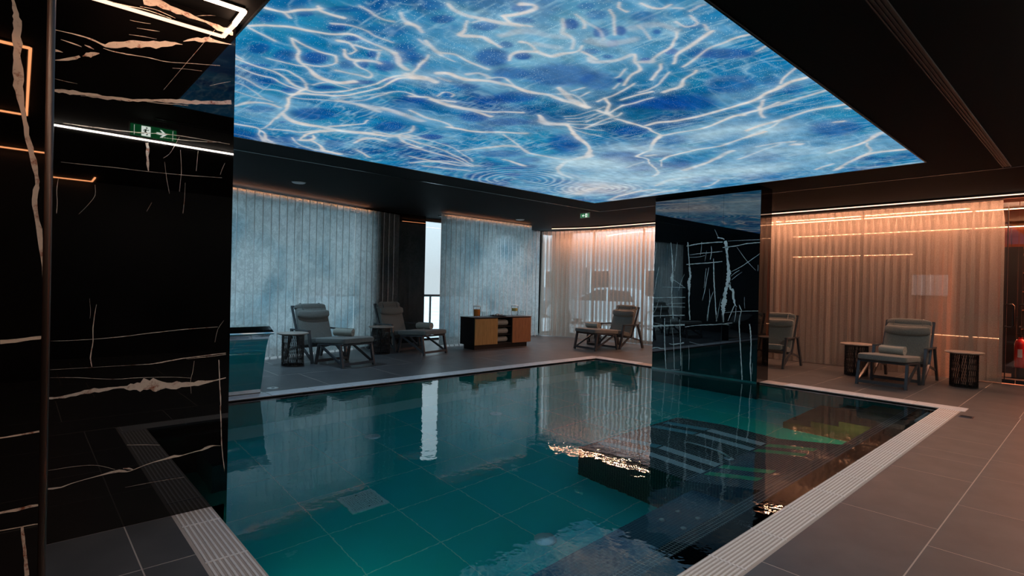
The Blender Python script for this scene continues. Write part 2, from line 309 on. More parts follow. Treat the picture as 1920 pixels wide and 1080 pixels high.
def ribbons(txt, to3, lift, seg=0.03, jag=0.5, clip=None):
    mb = MB(); rng = np.random.default_rng(5)
    for line in txt.split(';'):
        pts = [tuple(map(float, q.split(','))) for q in line.split()]
        ln = sum(math.hypot(pts[i+1][0]-pts[i][0], pts[i+1][1]-pts[i][1]) for i in range(len(pts)-1))
        k = max(2, int(ln/seg/(len(pts)-1))); C = catmull(pts, k)
        d = np.gradient(C[:, :2], axis=0); d /= (np.linalg.norm(d, axis=1, keepdims=True)+1e-9); nn = np.stack([-d[:, 1], d[:, 0]], 1)
        h = np.maximum(C[:, 2], 0.0004)
        a = C[:, :2] + nn*(h*(1+jag*(rng.random(len(h))-0.5)*1.4))[:, None] + nn*(h*0.25*(rng.random(len(h))-0.5))[:, None]
        b = C[:, :2] - nn*(h*(1+jag*(rng.random(len(h))-0.5)*1.4))[:, None]
        if clip:
            for q in (a, b): q[:, 0] = np.clip(q[:, 0], clip[0], clip[1]); q[:, 1] = np.clip(q[:, 1], clip[2], clip[3])
        vs = [to3(x, y, lift) for x, y in a] + [to3(x, y, lift) for x, y in b]; n = len(a)
        mb.add(vs, [(i, i+1, n+i+1, n+i) for i in range(n-1)])
    return mb
# ------------------------------------------------------------------ print and vein drawings, in metres on their own surfaces
STROKES = '0.9|-3.36,1.05,0.026 -3.32,1.15,0.02 -3.23,1.2,0.021 -3.16,1.26,0.022 -3.11,1.29,0.022;0.75|-3.32,1.15,0.018 -3.36,1.21,0.018;0.85|-3.1,1.26,0.016 -3.14,1.3,0.025 -3.14,1.38,0.026 -3.13,1.44,0.026;0.6|-3.24,1.41,0.018 -3.2,1.5,0.017 -3.2,1.59,0.015 -3.23,1.66,0.018 -3.23,1.76,0.018 -3.23,1.8,0.018;0.85|-3.68,1.06,0.022 -3.6,1.12,0.024 -3.51,1.22,0.026 -3.46,1.3,0.026 -3.42,1.4,0.027 -3.38,1.49,0.026 -3.32,1.56,0.025 -3.33,1.63,0.024 -3.34,1.71,0.025 -3.35,1.82,0.025 -3.37,1.9,0.025;0.95|-3.37,1.89,0.029 -3.43,1.97,0.026 -3.53,2.07,0.028 -3.58,2.13,0.029;0.7|-3.7,1.08,0.019 -3.72,1.16,0.018 -3.76,1.25,0.018;0.9|-3.63,1.33,0.015 -3.79,1.41,0.015 -3.96,1.47,0.024 -4.08,1.58,0.023 -4.18,1.67,0.042 -4.21,1.78,0.053 -4.18,1.88,0.047 -4.08,1.95,0.047;0.8|-3.64,1.35,0.017 -3.68,1.43,0.018 -3.71,1.52,0.021 -3.72,1.62,0.021;0.8|-3.72,1.63,0.012 -3.83,1.68,0.014 -3.91,1.67,0.021 -3.99,1.61,0.026 -4.01,1.53,0.026;0.8|-3.46,1.53,0.028 -3.45,1.59,0.019 -3.49,1.64,0.016 -3.53,1.69,0.018 -3.61,1.68,0.018;0.85|-3.57,1.61,0.014 -3.66,1.67,0.028 -3.69,1.74,0.036 -3.64,1.81,0.036 -3.58,1.9,0.035 -3.58,1.93,0.035;0.85|-3.66,1.79,0.018 -3.72,1.78,0.017 -3.78,1.85,0.023 -3.8,1.93,0.016 -3.85,1.99,0.017 -3.93,1.99,0.031 -3.94,1.89,0.03 -3.96,1.75,0.03;0.7|-3.45,1.63,0.021 -3.44,1.74,0.021 -3.39,1.81,0.021;0.7|-3.42,1.82,0.012 -3.54,1.89,0.012;0.8|-4.29,1.13,0.027 -4.28,1.18,0.024 -4.31,1.29,0.026 -4.32,1.39,0.022 -4.4,1.54,0.019 -4.52,1.69,0.031 -4.53,1.83,0.031 -4.4,1.95,0.026 -4.23,2.04,0.022 -4.05,2.09,0.017 -3.85,2.11,0.02 -3.73,2.14,0.025 -3.65,2.2,0.025;0.7|-4.42,1.17,0.015 -4.48,1.27,0.019 -4.5,1.37,0.021 -4.49,1.48,0.017 -4.56,1.63,0.02 -4.58,1.75,0.021;0.7|-4.1,1.31,0.019 -4.09,1.4,0.02 -4.08,1.5,0.02 -4.05,1.56,0.02;0.7|-4.28,1.41,0.019 -4.23,1.48,0.014 -4.31,1.6,0.013 -4.41,1.73,0.013;0.8|-4.17,1.1,0.014 -4.24,1.18,0.014;0.9|-4.74,1.73,0.035 -4.65,1.79,0.038 -4.57,1.88,0.039 -4.5,1.99,0.033 -4.34,2.09,0.028 -4.13,2.17,0.02 -3.96,2.17,0.018 -3.77,2.17,0.026 -3.67,2.22,0.026;0.9|-4.42,1.72,0.015 -4.55,1.76,0.024 -4.75,1.75,0.02 -4.93,1.76,0.018 -5.13,1.8,0.018;0.5|-4.61,1.22,0.013 -4.68,1.36,0.014 -4.76,1.52,0.018 -4.71,1.6,0.016 -4.75,1.73,0.016;0.5|-4.77,1.26,0.015 -4.82,1.4,0.012 -5.01,1.56,0.016 -5.05,1.65,0.017;0.5|-5.02,1.33,0.018 -5.06,1.47,0.02 -5.04,1.57,0.02;0.55|-4.81,1.75,0.02 -4.77,1.88,0.019 -4.66,2.01,0.018 -4.51,2.17,0.015 -4.27,2.28,0.012 -4,2.32,0.016 -3.98,2.51,0.016;0.5|-4.53,2.04,0.016 -4.34,2.18,0.015 -4.11,2.3,0.015;0.95|-3.65,2.19,0.069 -3.64,2.25,0.073 -3.63,2.3,0.073;0.7|-3.34,2.11,0.016 -3.52,2.16,0.017 -3.65,2.19,0.017;0.6|-4.39,1.76,0.012 -4.24,1.8,0.015 -4.25,1.9,0.015 -4.25,1.99,0.015;0.55|-2.93,1.43,0.014 -2.94,1.51,0.013 -2.97,1.62,0.017 -2.95,1.68,0.017;0.5|-2.84,1.67,0.015 -2.9,1.74,0.022 -2.91,1.84,0.023;0.6|-5.42,1.44,0.029 -5.22,1.52,0.043 -5.13,1.64,0.04 -5.17,1.76,0.04;0.9|-4.85,1.74,0.021 -5.12,1.81,0.022 -5.36,1.86,0.028 -5.56,1.88,0.029;0.9|-5.34,1.87,0.028 -5.49,1.99,0.061 -5.54,2.15,0.077 -5.51,2.28,0.07 -5.52,2.43,0.08 -5.47,2.59,0.082 -5.38,2.77,0.082 -5.31,2.97,0.071 -5.18,3.04,0.077 -5.16,3.14,0.077;0.8|-6.05,1.6,0.052 -6.03,1.76,0.041 -6.09,1.87,0.014 -6.3,1.96,0.017 -6.54,2.08,0.056 -6.57,2.2,0.057;0.85|-6.13,1.91,0.028 -6.22,1.99,0.016 -6.43,2.06,0.04 -6.51,2.16,0.041;0.7|-5.59,1.88,0.013 -5.89,1.89,0.017 -6.06,1.87,0.017;0.7|-5.99,1.94,0.041 -5.89,2.11,0.041 -5.87,2.23,0.031 -5.7,2.32,0.033 -5.54,2.42,0.033;0.85|-6.13,2.34,0.016 -5.96,2.31,0.03 -5.76,2.34,0.044 -5.61,2.43,0.045 -5.51,2.5,0.045;0.85|-5.89,2.37,0.014 -6.03,2.43,0.032 -6.14,2.42,0.06 -6.17,2.36,0.06;0.85|-6.16,2.48,0.04 -6.23,2.57,0.023 -6.43,2.7,0.059 -6.48,2.82,0.072 -6.49,2.95,0.073;0.55|-6.14,2.25,0.012 -6.41,2.44,0.025 -6.52,2.65,0.036 -6.51,2.82,0.036;0.7|-5.86,2.82,0.023 -5.6,2.81,0.051 -5.52,2.92,0.05 -5.5,3.02,0.051;0.75|-6.14,3,0.038 -6.27,3.15,0.034 -6.39,3.29,0.035;0.7|-5.45,2.36,0.038 -5.24,2.46,0.041 -5.07,2.57,0.016 -4.92,2.53,0.016;0.8|-4.76,2.96,0.015 -4.98,3.05,0.031 -5.19,3.03,0.02 -5.38,3.21,0.039 -5.47,3.49,0.041;0.6|-5.53,2.5,0.035 -5.37,2.71,0.036 -5.22,2.95,0.028 -5.32,3.39,0.03;0.5|-5.24,2.75,0.028 -5.25,3.06,0.033 -5.14,3.27,0.034;0.5|-4.54,2.29,0.085 -4.5,2.52,0.076 -4.55,2.89,0.081;0.45|-4.58,2.07,0.069 -4.55,2.24,0.059 -4.6,2.47,0.062;0.75|-2.56,1.79,0.024 -2.59,1.85,0.028 -2.6,1.92,0.035 -2.57,2.02,0.036 -2.52,2.15,0.036 -2.48,2.26,0.037;0.9|-2.27,2.07,0.032 -2.24,2.13,0.017 -2.27,2.17,0.029 -2.36,2.15,0.034 -2.44,2.1,0.034;0.8|-2.65,1.99,0.015 -2.74,2.05,0.018 -2.82,2.07,0.035 -2.76,2.14,0.035 -2.73,2.19,0.026 -2.75,2.3,0.024 -2.77,2.36,0.024;0.5|-2.64,2.03,0.012 -2.57,2.05,0.012;0.9|-3.04,1.97,0.029 -3.12,2.08,0.036 -3.16,2.15,0.037;0.7|-2.92,1.76,0.031 -2.91,1.82,0.022 -2.95,1.89,0.022;0.7|-3.23,2.08,0.015 -3.37,2.13,0.017 -3.54,2.16,0.015 -3.63,2.21,0.015;0.85|-3.13,2.13,0.033 -3.08,2.22,0.027 -3.09,2.33,0.025 -3.11,2.41,0.028 -3.12,2.55,0.029;0.6|-3.05,1.92,0.012 -3.1,2.01,0.013;0.5|-3.17,2.16,0.013 -3.19,2.28,0.013;0.95|-3.67,2.23,0.063 -3.62,2.3,0.058 -3.61,2.4,0.059;0.95|-3.47,2.31,0.043 -3.4,2.38,0.039 -3.4,2.47,0.039 -3.39,2.56,0.046 -3.32,2.66,0.043 -3.29,2.78,0.045 -3.25,2.9,0.041 -3.24,3.02,0.046 -3.2,3.15,0.044 -3.17,3.29,0.039 -3.17,3.47,0.044 -3.15,3.63,0.042 -3.15,3.7,0.043;0.7|-3.19,2.78,0.015 -3.23,2.89,0.015;0.6|-3.27,2.64,0.02 -3.18,2.72,0.013 -3.2,2.8,0.013;0.9|-2.45,2.09,0.012 -2.49,2.21,0.019 -2.44,2.31,0.019;0.8|-2.15,2.39,0.016 -2.17,2.48,0.012 -2.22,2.54,0.012;0.8|-2.24,2.37,0.018 -2.33,2.48,0.03 -2.33,2.53,0.024 -2.35,2.61,0.019 -2.45,2.7,0.02;0.9|-2.66,2.57,0.034 -2.64,2.7,0.037 -2.53,2.72,0.039 -2.45,2.76,0.019 -2.38,2.72,0.019;0.8|-2.44,2.79,0.023 -2.44,2.9,0.021 -2.45,2.97,0.021;0.85|-2.62,2.41,0.034 -2.61,2.46,0.019 -2.65,2.54,0.02;0.8|-2.9,2.55,0.015 -2.81,2.49,0.026 -2.74,2.5,0.032 -2.67,2.58,0.032;0.7|-3.1,3.29,0.023 -3.04,3.37,0.016 -3.05,3.48,0.012 -3.11,3.63,0.012;0.6|-2.99,3.31,0.014 -2.86,3.31,0.014;0.6|-3.02,3.44,0.016 -2.9,3.43,0.015;0.7|-4.04,2.45,0.032 -3.95,2.56,0.028 -3.95,2.66,0.033 -3.9,2.8,0.033;0.6|-3.97,2.42,0.019 -3.99,2.48,0.019;0.6|-3.86,2.61,0.013 -3.73,2.59,0.02 -3.73,2.68,0.012 -3.81,2.71,0.012;0.7|-2.57,1.8,0.012 -2.58,1.83,0.012;0.35|-2.63,2.25,0.053 -2.49,2.33,0.053 -2.41,2.47,0.055 -2.35,2.55,0.055;0.35|-2.57,2.5,0.065 -2.51,2.62,0.065;0.35|-2.17,2.48,0.027 -2.17,2.62,0.02 -2.23,2.75,0.02;0.5|-3.31,2.5,0.037 -3.23,2.55,0.028 -3.25,2.64,0.029;0.5|-3.52,2.37,0.03 -3.5,2.48,0.03;0.8|-3.97,2.62,0.039 -4,2.77,0.048 -3.99,2.93,0.053 -3.95,3.08,0.045 -3.96,3.23,0.052 -3.96,3.28,0.052;0.7|-4,2.85,0.03 -3.94,2.98,0.03 -3.88,3.15,0.032 -3.76,3.3,0.032 -3.65,3.43,0.032;0.8|-4.56,3.19,0.046 -4.5,3.33,0.043 -4.46,3.48,0.048 -4.37,3.62,0.048 -4.25,3.73,0.048 -4.13,3.9,0.048;0.6|-4.36,2.65,0.03 -4.43,2.87,0.037 -4.48,3.13,0.028 -4.53,3.23,0.029;0.9|-3,3.18,0.032 -3.11,3.45,0.046 -3.14,3.64,0.048 -3.15,3.7,0.048;0.85|-3.6,3.58,0.025 -3.72,3.72,0.058 -3.72,3.85,0.083 -3.63,3.94,0.083;0.98|-3.61,3.96,0.038 -3.74,4.21,0.039 -3.85,4.42,0.05 -3.95,4.66,0.039 -4.08,4.9,0.038 -4.29,5.1,0.093 -4.48,5.14,0.111 -4.69,5.16,0.061 -4.96,5.31,0.066 -5.07,5.38,0.068;0.7|-5.07,5.38,0.028 -5.28,5.72,0.058 -5.31,5.88,0.059;0.8|-6.15,7.05,0.147 -5.85,6.93,0.153 -5.55,6.83,0.138 -5.37,6.75,0.135;0.55|-4.33,3.76,0.02 -4.44,3.97,0.02 -4.6,4.24,0.028 -4.7,4.52,0.048 -4.66,4.83,0.05 -4.62,5.08,0.051;0.6|-5.26,3.87,0.053 -5.05,3.95,0.052 -4.84,4.02,0.056 -4.67,4.11,0.056 -4.62,4.22,0.056;0.7|-5.2,4.55,0.059 -5.22,4.76,0.057 -5.25,4.97,0.058;0.6|-5.08,3.1,0.029 -5.15,3.54,0.025 -5.31,3.97,0.018 -5.57,4.36,0.02;0.6|-5.26,3.21,0.029 -5.36,3.66,0.027 -5.51,4.06,0.025 -5.71,4.47,0.026;0.6|-5.53,3.38,0.036 -5.55,3.74,0.033 -5.64,4.15,0.028 -5.81,4.55,0.029;0.6|-5.96,3.64,0.043 -5.96,3.94,0.052 -5.79,4.17,0.042 -5.8,4.47,0.044;0.6|-6.25,3.83,0.05 -5.96,4.02,0.048 -5.9,4.38,0.055 -5.7,4.57,0.055;0.6|-6.26,4.06,0.055 -6.16,4.4,0.058 -6.05,4.67,0.058;0.55|-4.66,5.19,0.324 -4.46,5.6,0.33;0.5|-5.3,5.7,0.225 -5.2,6.37,0.237;0.45|-3.46,3.75,0.02 -3.31,3.82,0.015 -3.03,3.78,0.014;0.45|-3.5,3.82,0.021 -3.38,3.89,0.017 -3.13,3.91,0.017;0.45|-3.54,3.89,0.022 -3.45,3.98,0.021 -3.24,4.05,0.02;0.45|-3.58,3.96,0.022 -3.52,4.06,0.023 -3.36,4.2,0.023;0.45|-3.62,4.04,0.019 -3.6,4.15,0.023 -3.48,4.36,0.023;0.45|-3.66,4.12,0.015 -3.68,4.25,0.02 -3.62,4.53,0.021;0.75|-1.87,2.46,0.012 -1.9,2.5,0.016 -1.9,2.58,0.017;0.7|-1.96,2.48,0.013 -2,2.57,0.013 -2.08,2.66,0.013 -2.14,2.74,0.014;0.75|-1.78,2.57,0.014 -1.78,2.63,0.02 -1.75,2.7,0.021 -1.69,2.7,0.02;0.5|-1.66,2.85,0.012 -1.59,2.83,0.015 -1.55,2.84,0.015;0.85|-1.84,3.01,0.014 -1.9,3.09,0.015 -1.95,3.15,0.022 -2.07,3.21,0.023 -2.16,3.25,0.021 -2.2,3.28,0.038 -2.27,3.24,0.038;0.9|-2.22,3.1,0.015 -2.29,3.22,0.021 -2.3,3.28,0.015 -2.35,3.36,0.027 -2.45,3.39,0.022 -2.54,3.45,0.021 -2.62,3.51,0.022;0.85|-1.67,3.14,0.027 -1.77,3.19,0.028 -1.87,3.23,0.03 -1.96,3.27,0.025 -2.04,3.33,0.02 -2.11,3.4,0.021;0.85|-1.55,3.33,0.024 -1.64,3.32,0.021 -1.74,3.34,0.021 -1.84,3.37,0.017 -1.95,3.44,0.02 -2.08,3.5,0.02;0.75|-2.17,3.34,0.014 -2.25,3.44,0.018 -2.39,3.56,0.019;0.8|-2.05,3.61,0.025 -2.19,3.7,0.024 -2.32,3.81,0.041 -2.46,3.83,0.042;0.7|-2.53,3.54,0.018 -2.75,3.61,0.021 -2.99,3.64,0.022;0.6|-2.2,3.51,0.012 -2.4,3.64,0.016 -2.52,3.7,0.021 -2.61,3.71,0.022;0.6|-2.6,3.88,0.021 -2.76,3.9,0.025 -2.9,3.88,0.026;0.6|-2.42,3.27,0.012 -2.51,3.33,0.014 -2.56,3.34,0.014;0.6|-2.62,3.45,0.012 -2.72,3.51,0.012;0.85|-1.76,4.35,0.025 -1.89,4.44,0.023 -2.02,4.55,0.039 -2.14,4.56,0.035 -2.23,4.59,0.036;0.6|-1.54,3.58,0.018 -1.61,3.62,0.019;0.6|-1.67,3.03,0.013 -1.68,3.11,0.014;0.5|-1.7,2.75,0.018 -1.67,2.79,0.018;0.6|-1.78,2.9,0.012 -1.76,2.99,0.015 -1.69,2.99,0.012 -1.68,2.9,0.012;0.3|-2.29,2.69,0.065 -2.24,2.82,0.074 -2.1,2.88,0.072;0.3|-2.01,2.76,0.06 -1.88,2.85,0.049 -1.83,2.99,0.049;0.5|-1.97,2.77,0.012 -2,2.88,0.012 -2.02,2.97,0.012;0.5|-2.47,2.9,0.031 -2.49,3,0.052 -2.37,3.1,0.043 -2.24,3.09,0.042;0.9|-2.89,3.63,0.028 -2.95,3.75,0.026 -3.09,3.91,0.038 -3.14,4.06,0.039;0.8|-3.13,3.83,0.031 -3.12,3.96,0.031;0.8|-2.89,3.87,0.019 -3.03,3.93,0.021 -3.12,3.96,0.021;0.8|-3.01,4.03,0.02 -3.15,4.09,0.025 -3.53,4.17,0.027;0.6|-3.15,3.97,0.017 -3.43,4.04,0.018;0.5|-3.21,3.92,0.016 -3.35,3.95,0.016;0.5|-3.14,4.18,0.017 -3.36,4.19,0.018 -3.56,4.19,0.019;0.75|-2.82,3.76,0.023 -2.67,3.75,0.026 -2.53,3.76,0.025;0.95|-3.15,4.14,0.029 -3.15,4.33,0.036 -3.11,4.57,0.023 -3.15,4.77,0.023 -3.18,4.92,0.023;0.98|-3.19,4.93,0.05 -3.33,5.06,0.043 -3.47,5.22,0.039 -3.58,5.36,0.04;0.95|-3.58,5.36,0.034 -3.84,5.51,0.037 -3.86,5.7,0.019 -4,5.94,0.02;0.8|-3.76,5.59,0.056 -3.67,5.6,0.056;0.85|-4.02,6,0.032 -4.11,6.32,0.02 -4.24,6.55,0.044 -4.41,6.67,0.045;0.7|-3.16,4.94,0.045 -2.95,4.96,0.043 -2.74,4.97,0.034 -2.52,4.9,0.032 -2.33,4.84,0.036 -2.14,4.82,0.029 -2.05,4.79,0.029 -1.92,4.74,0.028;0.8|-3.07,4.51,0.039 -2.95,4.5,0.049 -2.79,4.59,0.045 -2.55,4.62,0.039 -2.37,4.6,0.038 -2.16,4.58,0.033 -1.97,4.53,0.032;0.85|-2.74,4.97,0.034 -2.52,4.9,0.032 -2.33,4.84,0.04 -2.25,4.87,0.04;0.9|-2.84,5.69,0.043 -2.61,5.58,0.037 -2.41,5.46,0.039 -2.25,5.38,0.026 -2.12,5.24,0.025;0.85|-2.47,5.36,0.027 -2.27,5.23,0.037 -2.1,5.21,0.036;0.85|-3.8,5.9,0.032 -3.61,5.79,0.044 -3.39,5.73,0.048 -3.18,5.7,0.053 -2.98,5.74,0.04 -2.84,5.69,0.039;0.6|-3.79,5.91,0.012 -3.97,6.2,0.013;0.8|-3.85,6.56,0.098 -3.58,6.47,0.074 -3.33,6.32,0.053 -3.02,6.06,0.068 -2.96,6.03,0.067;0.7|-1.97,4.59,0.025 -2.08,4.8,0.025 -2.16,5.04,0.026;0.7|-6.11,7.92,0.06 -5.72,7.68,0.084 -5.16,7.52,0.108 -5,7.54,0.107;0.6|-6.15,7.96,0.103 -5.89,8.1,0.067 -5.15,7.9,0.062 -4.7,7.79,0.059;0.8|-4.75,7.29,0.05 -4.42,7.05,0.099 -4.1,7.04,0.096;0.5|-4.25,7.84,0.084 -4.08,7.76,0.035 -3.83,7.47,0.033;0.5|-3.99,5.8,0.022 -4.34,5.95,0.023;0.6|-3.05,6.43,0.042 -2.78,6.29,0.035 -2.44,6.06,0.032;0.45|-2.82,5.22,0.369 -2.51,5.23,0.347 -2.32,5.46,0.348;0.5|-3.91,6.85,0.507 -3.57,6.89,0.514 -3.27,6.99,0.502;0.5|-4.71,6.7,0.449 -4.55,7.04,0.531 -4.34,7.13,0.524;0.45|-4.58,5.34,0.349 -4.58,5.58,0.539 -4.41,5.72,0.537;0.6|-6.1,6.97,0.427 -5.54,6.72,0.655 -5.47,7.13,0.674;0.4|-3.78,4.99,0.22 -3.65,5.18,0.191 -3.58,5.36,0.193;0.35|-4.85,6.29,0.372 -4.58,6.52,0.37;0.35|-3.52,5.6,0.231 -3.28,5.63,0.225;0.35|-2.9,7.16,0.355 -3.23,7.03,0.362;0.85|-1.55,4.05,0.019 -1.67,4.21,0.017 -1.73,4.31,0.018;0.9|-2.11,4.57,0.039 -1.99,4.52,0.03 -1.85,4.42,0.037 -1.74,4.37,0.034 -1.64,4.32,0.042 -1.54,4.32,0.041;0.6|-2.24,4.85,0.037 -2.13,4.81,0.047 -2.01,4.81,0.04 -1.84,4.77,0.04 -1.7,4.74,0.039 -1.54,4.7,0.037;0.6|-2.06,4.73,0.023 -2.16,5.01,0.025;0.85|-2.46,5.33,0.04 -2.23,5.24,0.042 -2.05,5.19,0.042 -1.92,5.16,0.04 -1.76,5.13,0.043 -1.55,5.14,0.042;0.9|-2.57,5.57,0.043 -2.35,5.48,0.041;0.95|-1.54,6.29,0.061 -1.64,6.39,0.05 -1.72,6.52,0.051;0.85|-1.73,6.54,0.035 -1.85,6.66,0.054 -2.02,6.74,0.053 -2.18,6.83,0.055;0.6|-1.76,6.64,0.017 -1.83,6.97,0.028 -1.93,7.18,0.029;0.85|-2.37,7.78,0.038 -2.15,7.45,0.05 -1.95,7.23,0.068 -1.82,7.16,0.089 -1.59,7.19,0.087;0.6|-2.6,7.64,0.043 -2.43,7.49,0.054 -2.34,7.43,0.053;0.6|-2.44,7.87,0.055 -2.33,7.73,0.054;0.6|-2.65,6.04,0.051 -2.44,6,0.056 -2.31,6.07,0.056;0.8|-1.75,5.63,0.05 -1.71,5.65,0.05;0.8|-2.35,6.18,0.07 -2.3,6.22,0.07;0.35|-2.78,6.16,0.345 -2.53,6.51,0.37 -2.27,6.81,0.371;0.6|-1.57,5.26,0.031 -1.55,5.3,0.031'
DARK = '-3.97,1.21,0.07,0.06,-0.1,0.03,0.8;-3.96,1.38,0.07,0.07,-0.12,0.04,0.8;-3.85,1.55,0.08,0.08,-0.12,0.05,0.95;-3.48,1.1,0.05,0.05,-0.07,0.02,0.6;-3.26,1.25,0.04,0.04,-0.04,0.01,0.7;-3.29,1.46,0.05,0.05,-0.06,0.03,0.9;-3.36,1.6,0.05,0.05,-0.04,0.02,0.8;-3.7,1.85,0.03,0.03,-0.08,0.04,0.9;-3.5,1.81,0.03,0.03,-0.06,0.03,0.9;-3.62,1.98,0.06,0.06,-0.1,0.06,0.8;-3.8,1.77,0.05,0.05,-0.09,0.04,0.6;-4.64,1.67,0.07,0.07,-0.07,0.03,0.8;-4.36,1.85,0.07,0.07,-0.05,0.02,0.9;-4.06,1.99,0.12,0.11,-0.05,0.02,0.9;-3.83,2.15,0.06,0.06,-0.06,0.03,0.9;-3.32,1.96,0.07,0.07,-0.16,0.09,0.7;-3.04,1.39,0.08,0.08,-0.04,0.02,0.6;-3.11,1.7,0.11,0.11,-0.1,0.05,0.5;-4.31,1.28,0.1,0.1,-0.04,0.01,0.7;-4.57,1.46,0.07,0.07,-0.07,0.02,0.6;-5.13,2.07,0.18,0.18,-0.21,0.09,0.8;-4.99,2.79,0.13,0.12,-0.19,0.11,0.8;-5.63,1.95,0.03,0.03,-0.04,0.01,0.7;-6.03,2.38,0.03,0.03,-0.08,0.03,0.8;-6.24,2.24,0.09,0.09,-0.22,0.08,0.6;-6.07,2.69,0.11,0.1,-0.22,0.1,0.5;-4.1,2.53,0.08,0.07,-0.07,0.04,0.6;-5.37,1.65,0.13,0.12,-0.12,0.04,0.5;-2.31,2.11,0.04,0.04,-0.04,0.03,0.7;-2.23,2.46,0.04,0.04,-0.05,0.06,1;-2.73,1.87,0.06,0.06,-0.05,0.03,0.8;-2.62,2.11,0.07,0.07,-0.05,0.04,0.7;-2.77,1.98,0.03,0.03,-0.03,0.02,0.2;-2.77,2.57,0.05,0.05,-0.05,0.05,1;-2.94,2.44,0.1,0.1,-0.13,0.11,0.85;-2.72,2.37,0.04,0.04,-0.04,0.04,0.7;-2.4,2.22,0.05,0.06,-0.03,0.03,0.6;-2.82,3.01,0.23,0.22,-0.17,0.19,0.75;-3.06,2.72,0.11,0.11,-0.1,0.09,0.7;-3.37,2.11,0.05,0.05,-0.13,0.09,0.7;-3.41,3.09,0.15,0.14,-0.11,0.1,0.8;-3.51,2.65,0.09,0.09,-0.05,0.04,0.5;-3.77,2.65,0.03,0.03,-0.06,0.04,0.7;-2.39,2.84,0.05,0.05,-0.03,0.04,0.6;-2.64,1.74,0.06,0.06,-0.05,0.03,0.5;-3.24,2.73,0.04,0.04,-0.03,0.03,0.6;-2.18,2.65,0.02,0.02,-0.05,0.06,0.6;-2.03,2.36,0.04,0.04,-0.03,0.03,0.5;-4.09,3.19,0.12,0.12,-0.14,0.11,0.8;-4.99,3.3,0.11,0.11,-0.1,0.07,1;-3.96,3.53,0.18,0.17,-0.1,0.09,0.6;-4.12,4.5,0.16,0.15,-0.29,0.32,0.75;-5,4.31,0.23,0.21,-0.15,0.13,0.6;-4.97,4.76,0.13,0.12,-0.12,0.11,0.5;-5.11,3.58,0.04,0.04,-0.05,0.04,0.6;-5.51,4.94,0.16,0.15,-0.07,0.07,0.8;-5.81,5.25,0.1,0.09,-0.09,0.09,0.8;-3.59,3.02,0.16,0.15,-0.1,0.08,0.6;-2.07,2.74,0.03,0.03,-0.04,0.06,1;-2.17,2.68,0.04,0.04,-0.05,0.06,0.7;-2.21,3.22,0.03,0.03,-0.03,0.04,1;-2.01,3.22,0.04,0.04,-0.03,0.05,0.9;-2.36,2.99,0.03,0.03,-0.02,0.03,0.7;-2.56,3.4,0.02,0.02,-0.03,0.04,0.9;-1.92,2.91,0.02,0.02,-0.02,0.03,0.8;-1.87,2.69,0.06,0.06,-0.04,0.06,0.5;-1.77,3.51,0.16,0.16,-0.04,0.09,0.85;-1.89,3.38,0.07,0.07,-0.05,0.09,0.5;-2,4.06,0.16,0.16,-0.1,0.2,0.6;-2.66,4.06,0.24,0.24,-0.09,0.13,0.7;-2.69,3.3,0.11,0.11,-0.13,0.16,0.6;-1.73,3,0.06,0.06,-0.02,0.03,0.4;-2.05,2.48,0.05,0.05,-0.04,0.05,0.5;-2.21,2.85,0.03,0.03,-0.04,0.05,0.5;-2.5,4.18,0.24,0.23,-0.12,0.2,0.8;-3.29,4.58,0.15,0.14,-0.1,0.15,0.7;-3.14,5.14,0.1,0.09,-0.12,0.21,0.5;-4.02,5.41,0.22,0.2,-0.18,0.25,0.8;-4.28,6.09,0.13,0.11,-0.11,0.15,0.7;-4.03,7.29,0.17,0.15,-0.15,0.27,0.7;-3.79,6.21,0.15,0.13,-0.12,0.2,0.5;-3.3,7.65,0.25,0.22,-0.17,0.4,0.4;-2.19,4.74,0.06,0.06,-0.04,0.08,0.4;-1.82,5.84,0.2,0.19,-0.1,0.32,0.7;-1.71,4.51,0.07,0.06,-0.05,0.13,0.5;-2.81,6.51,0.17,0.15,-0.12,0.29,0.4;-1.76,4.21,0.06,0.06,-0.05,0.12,0.4'
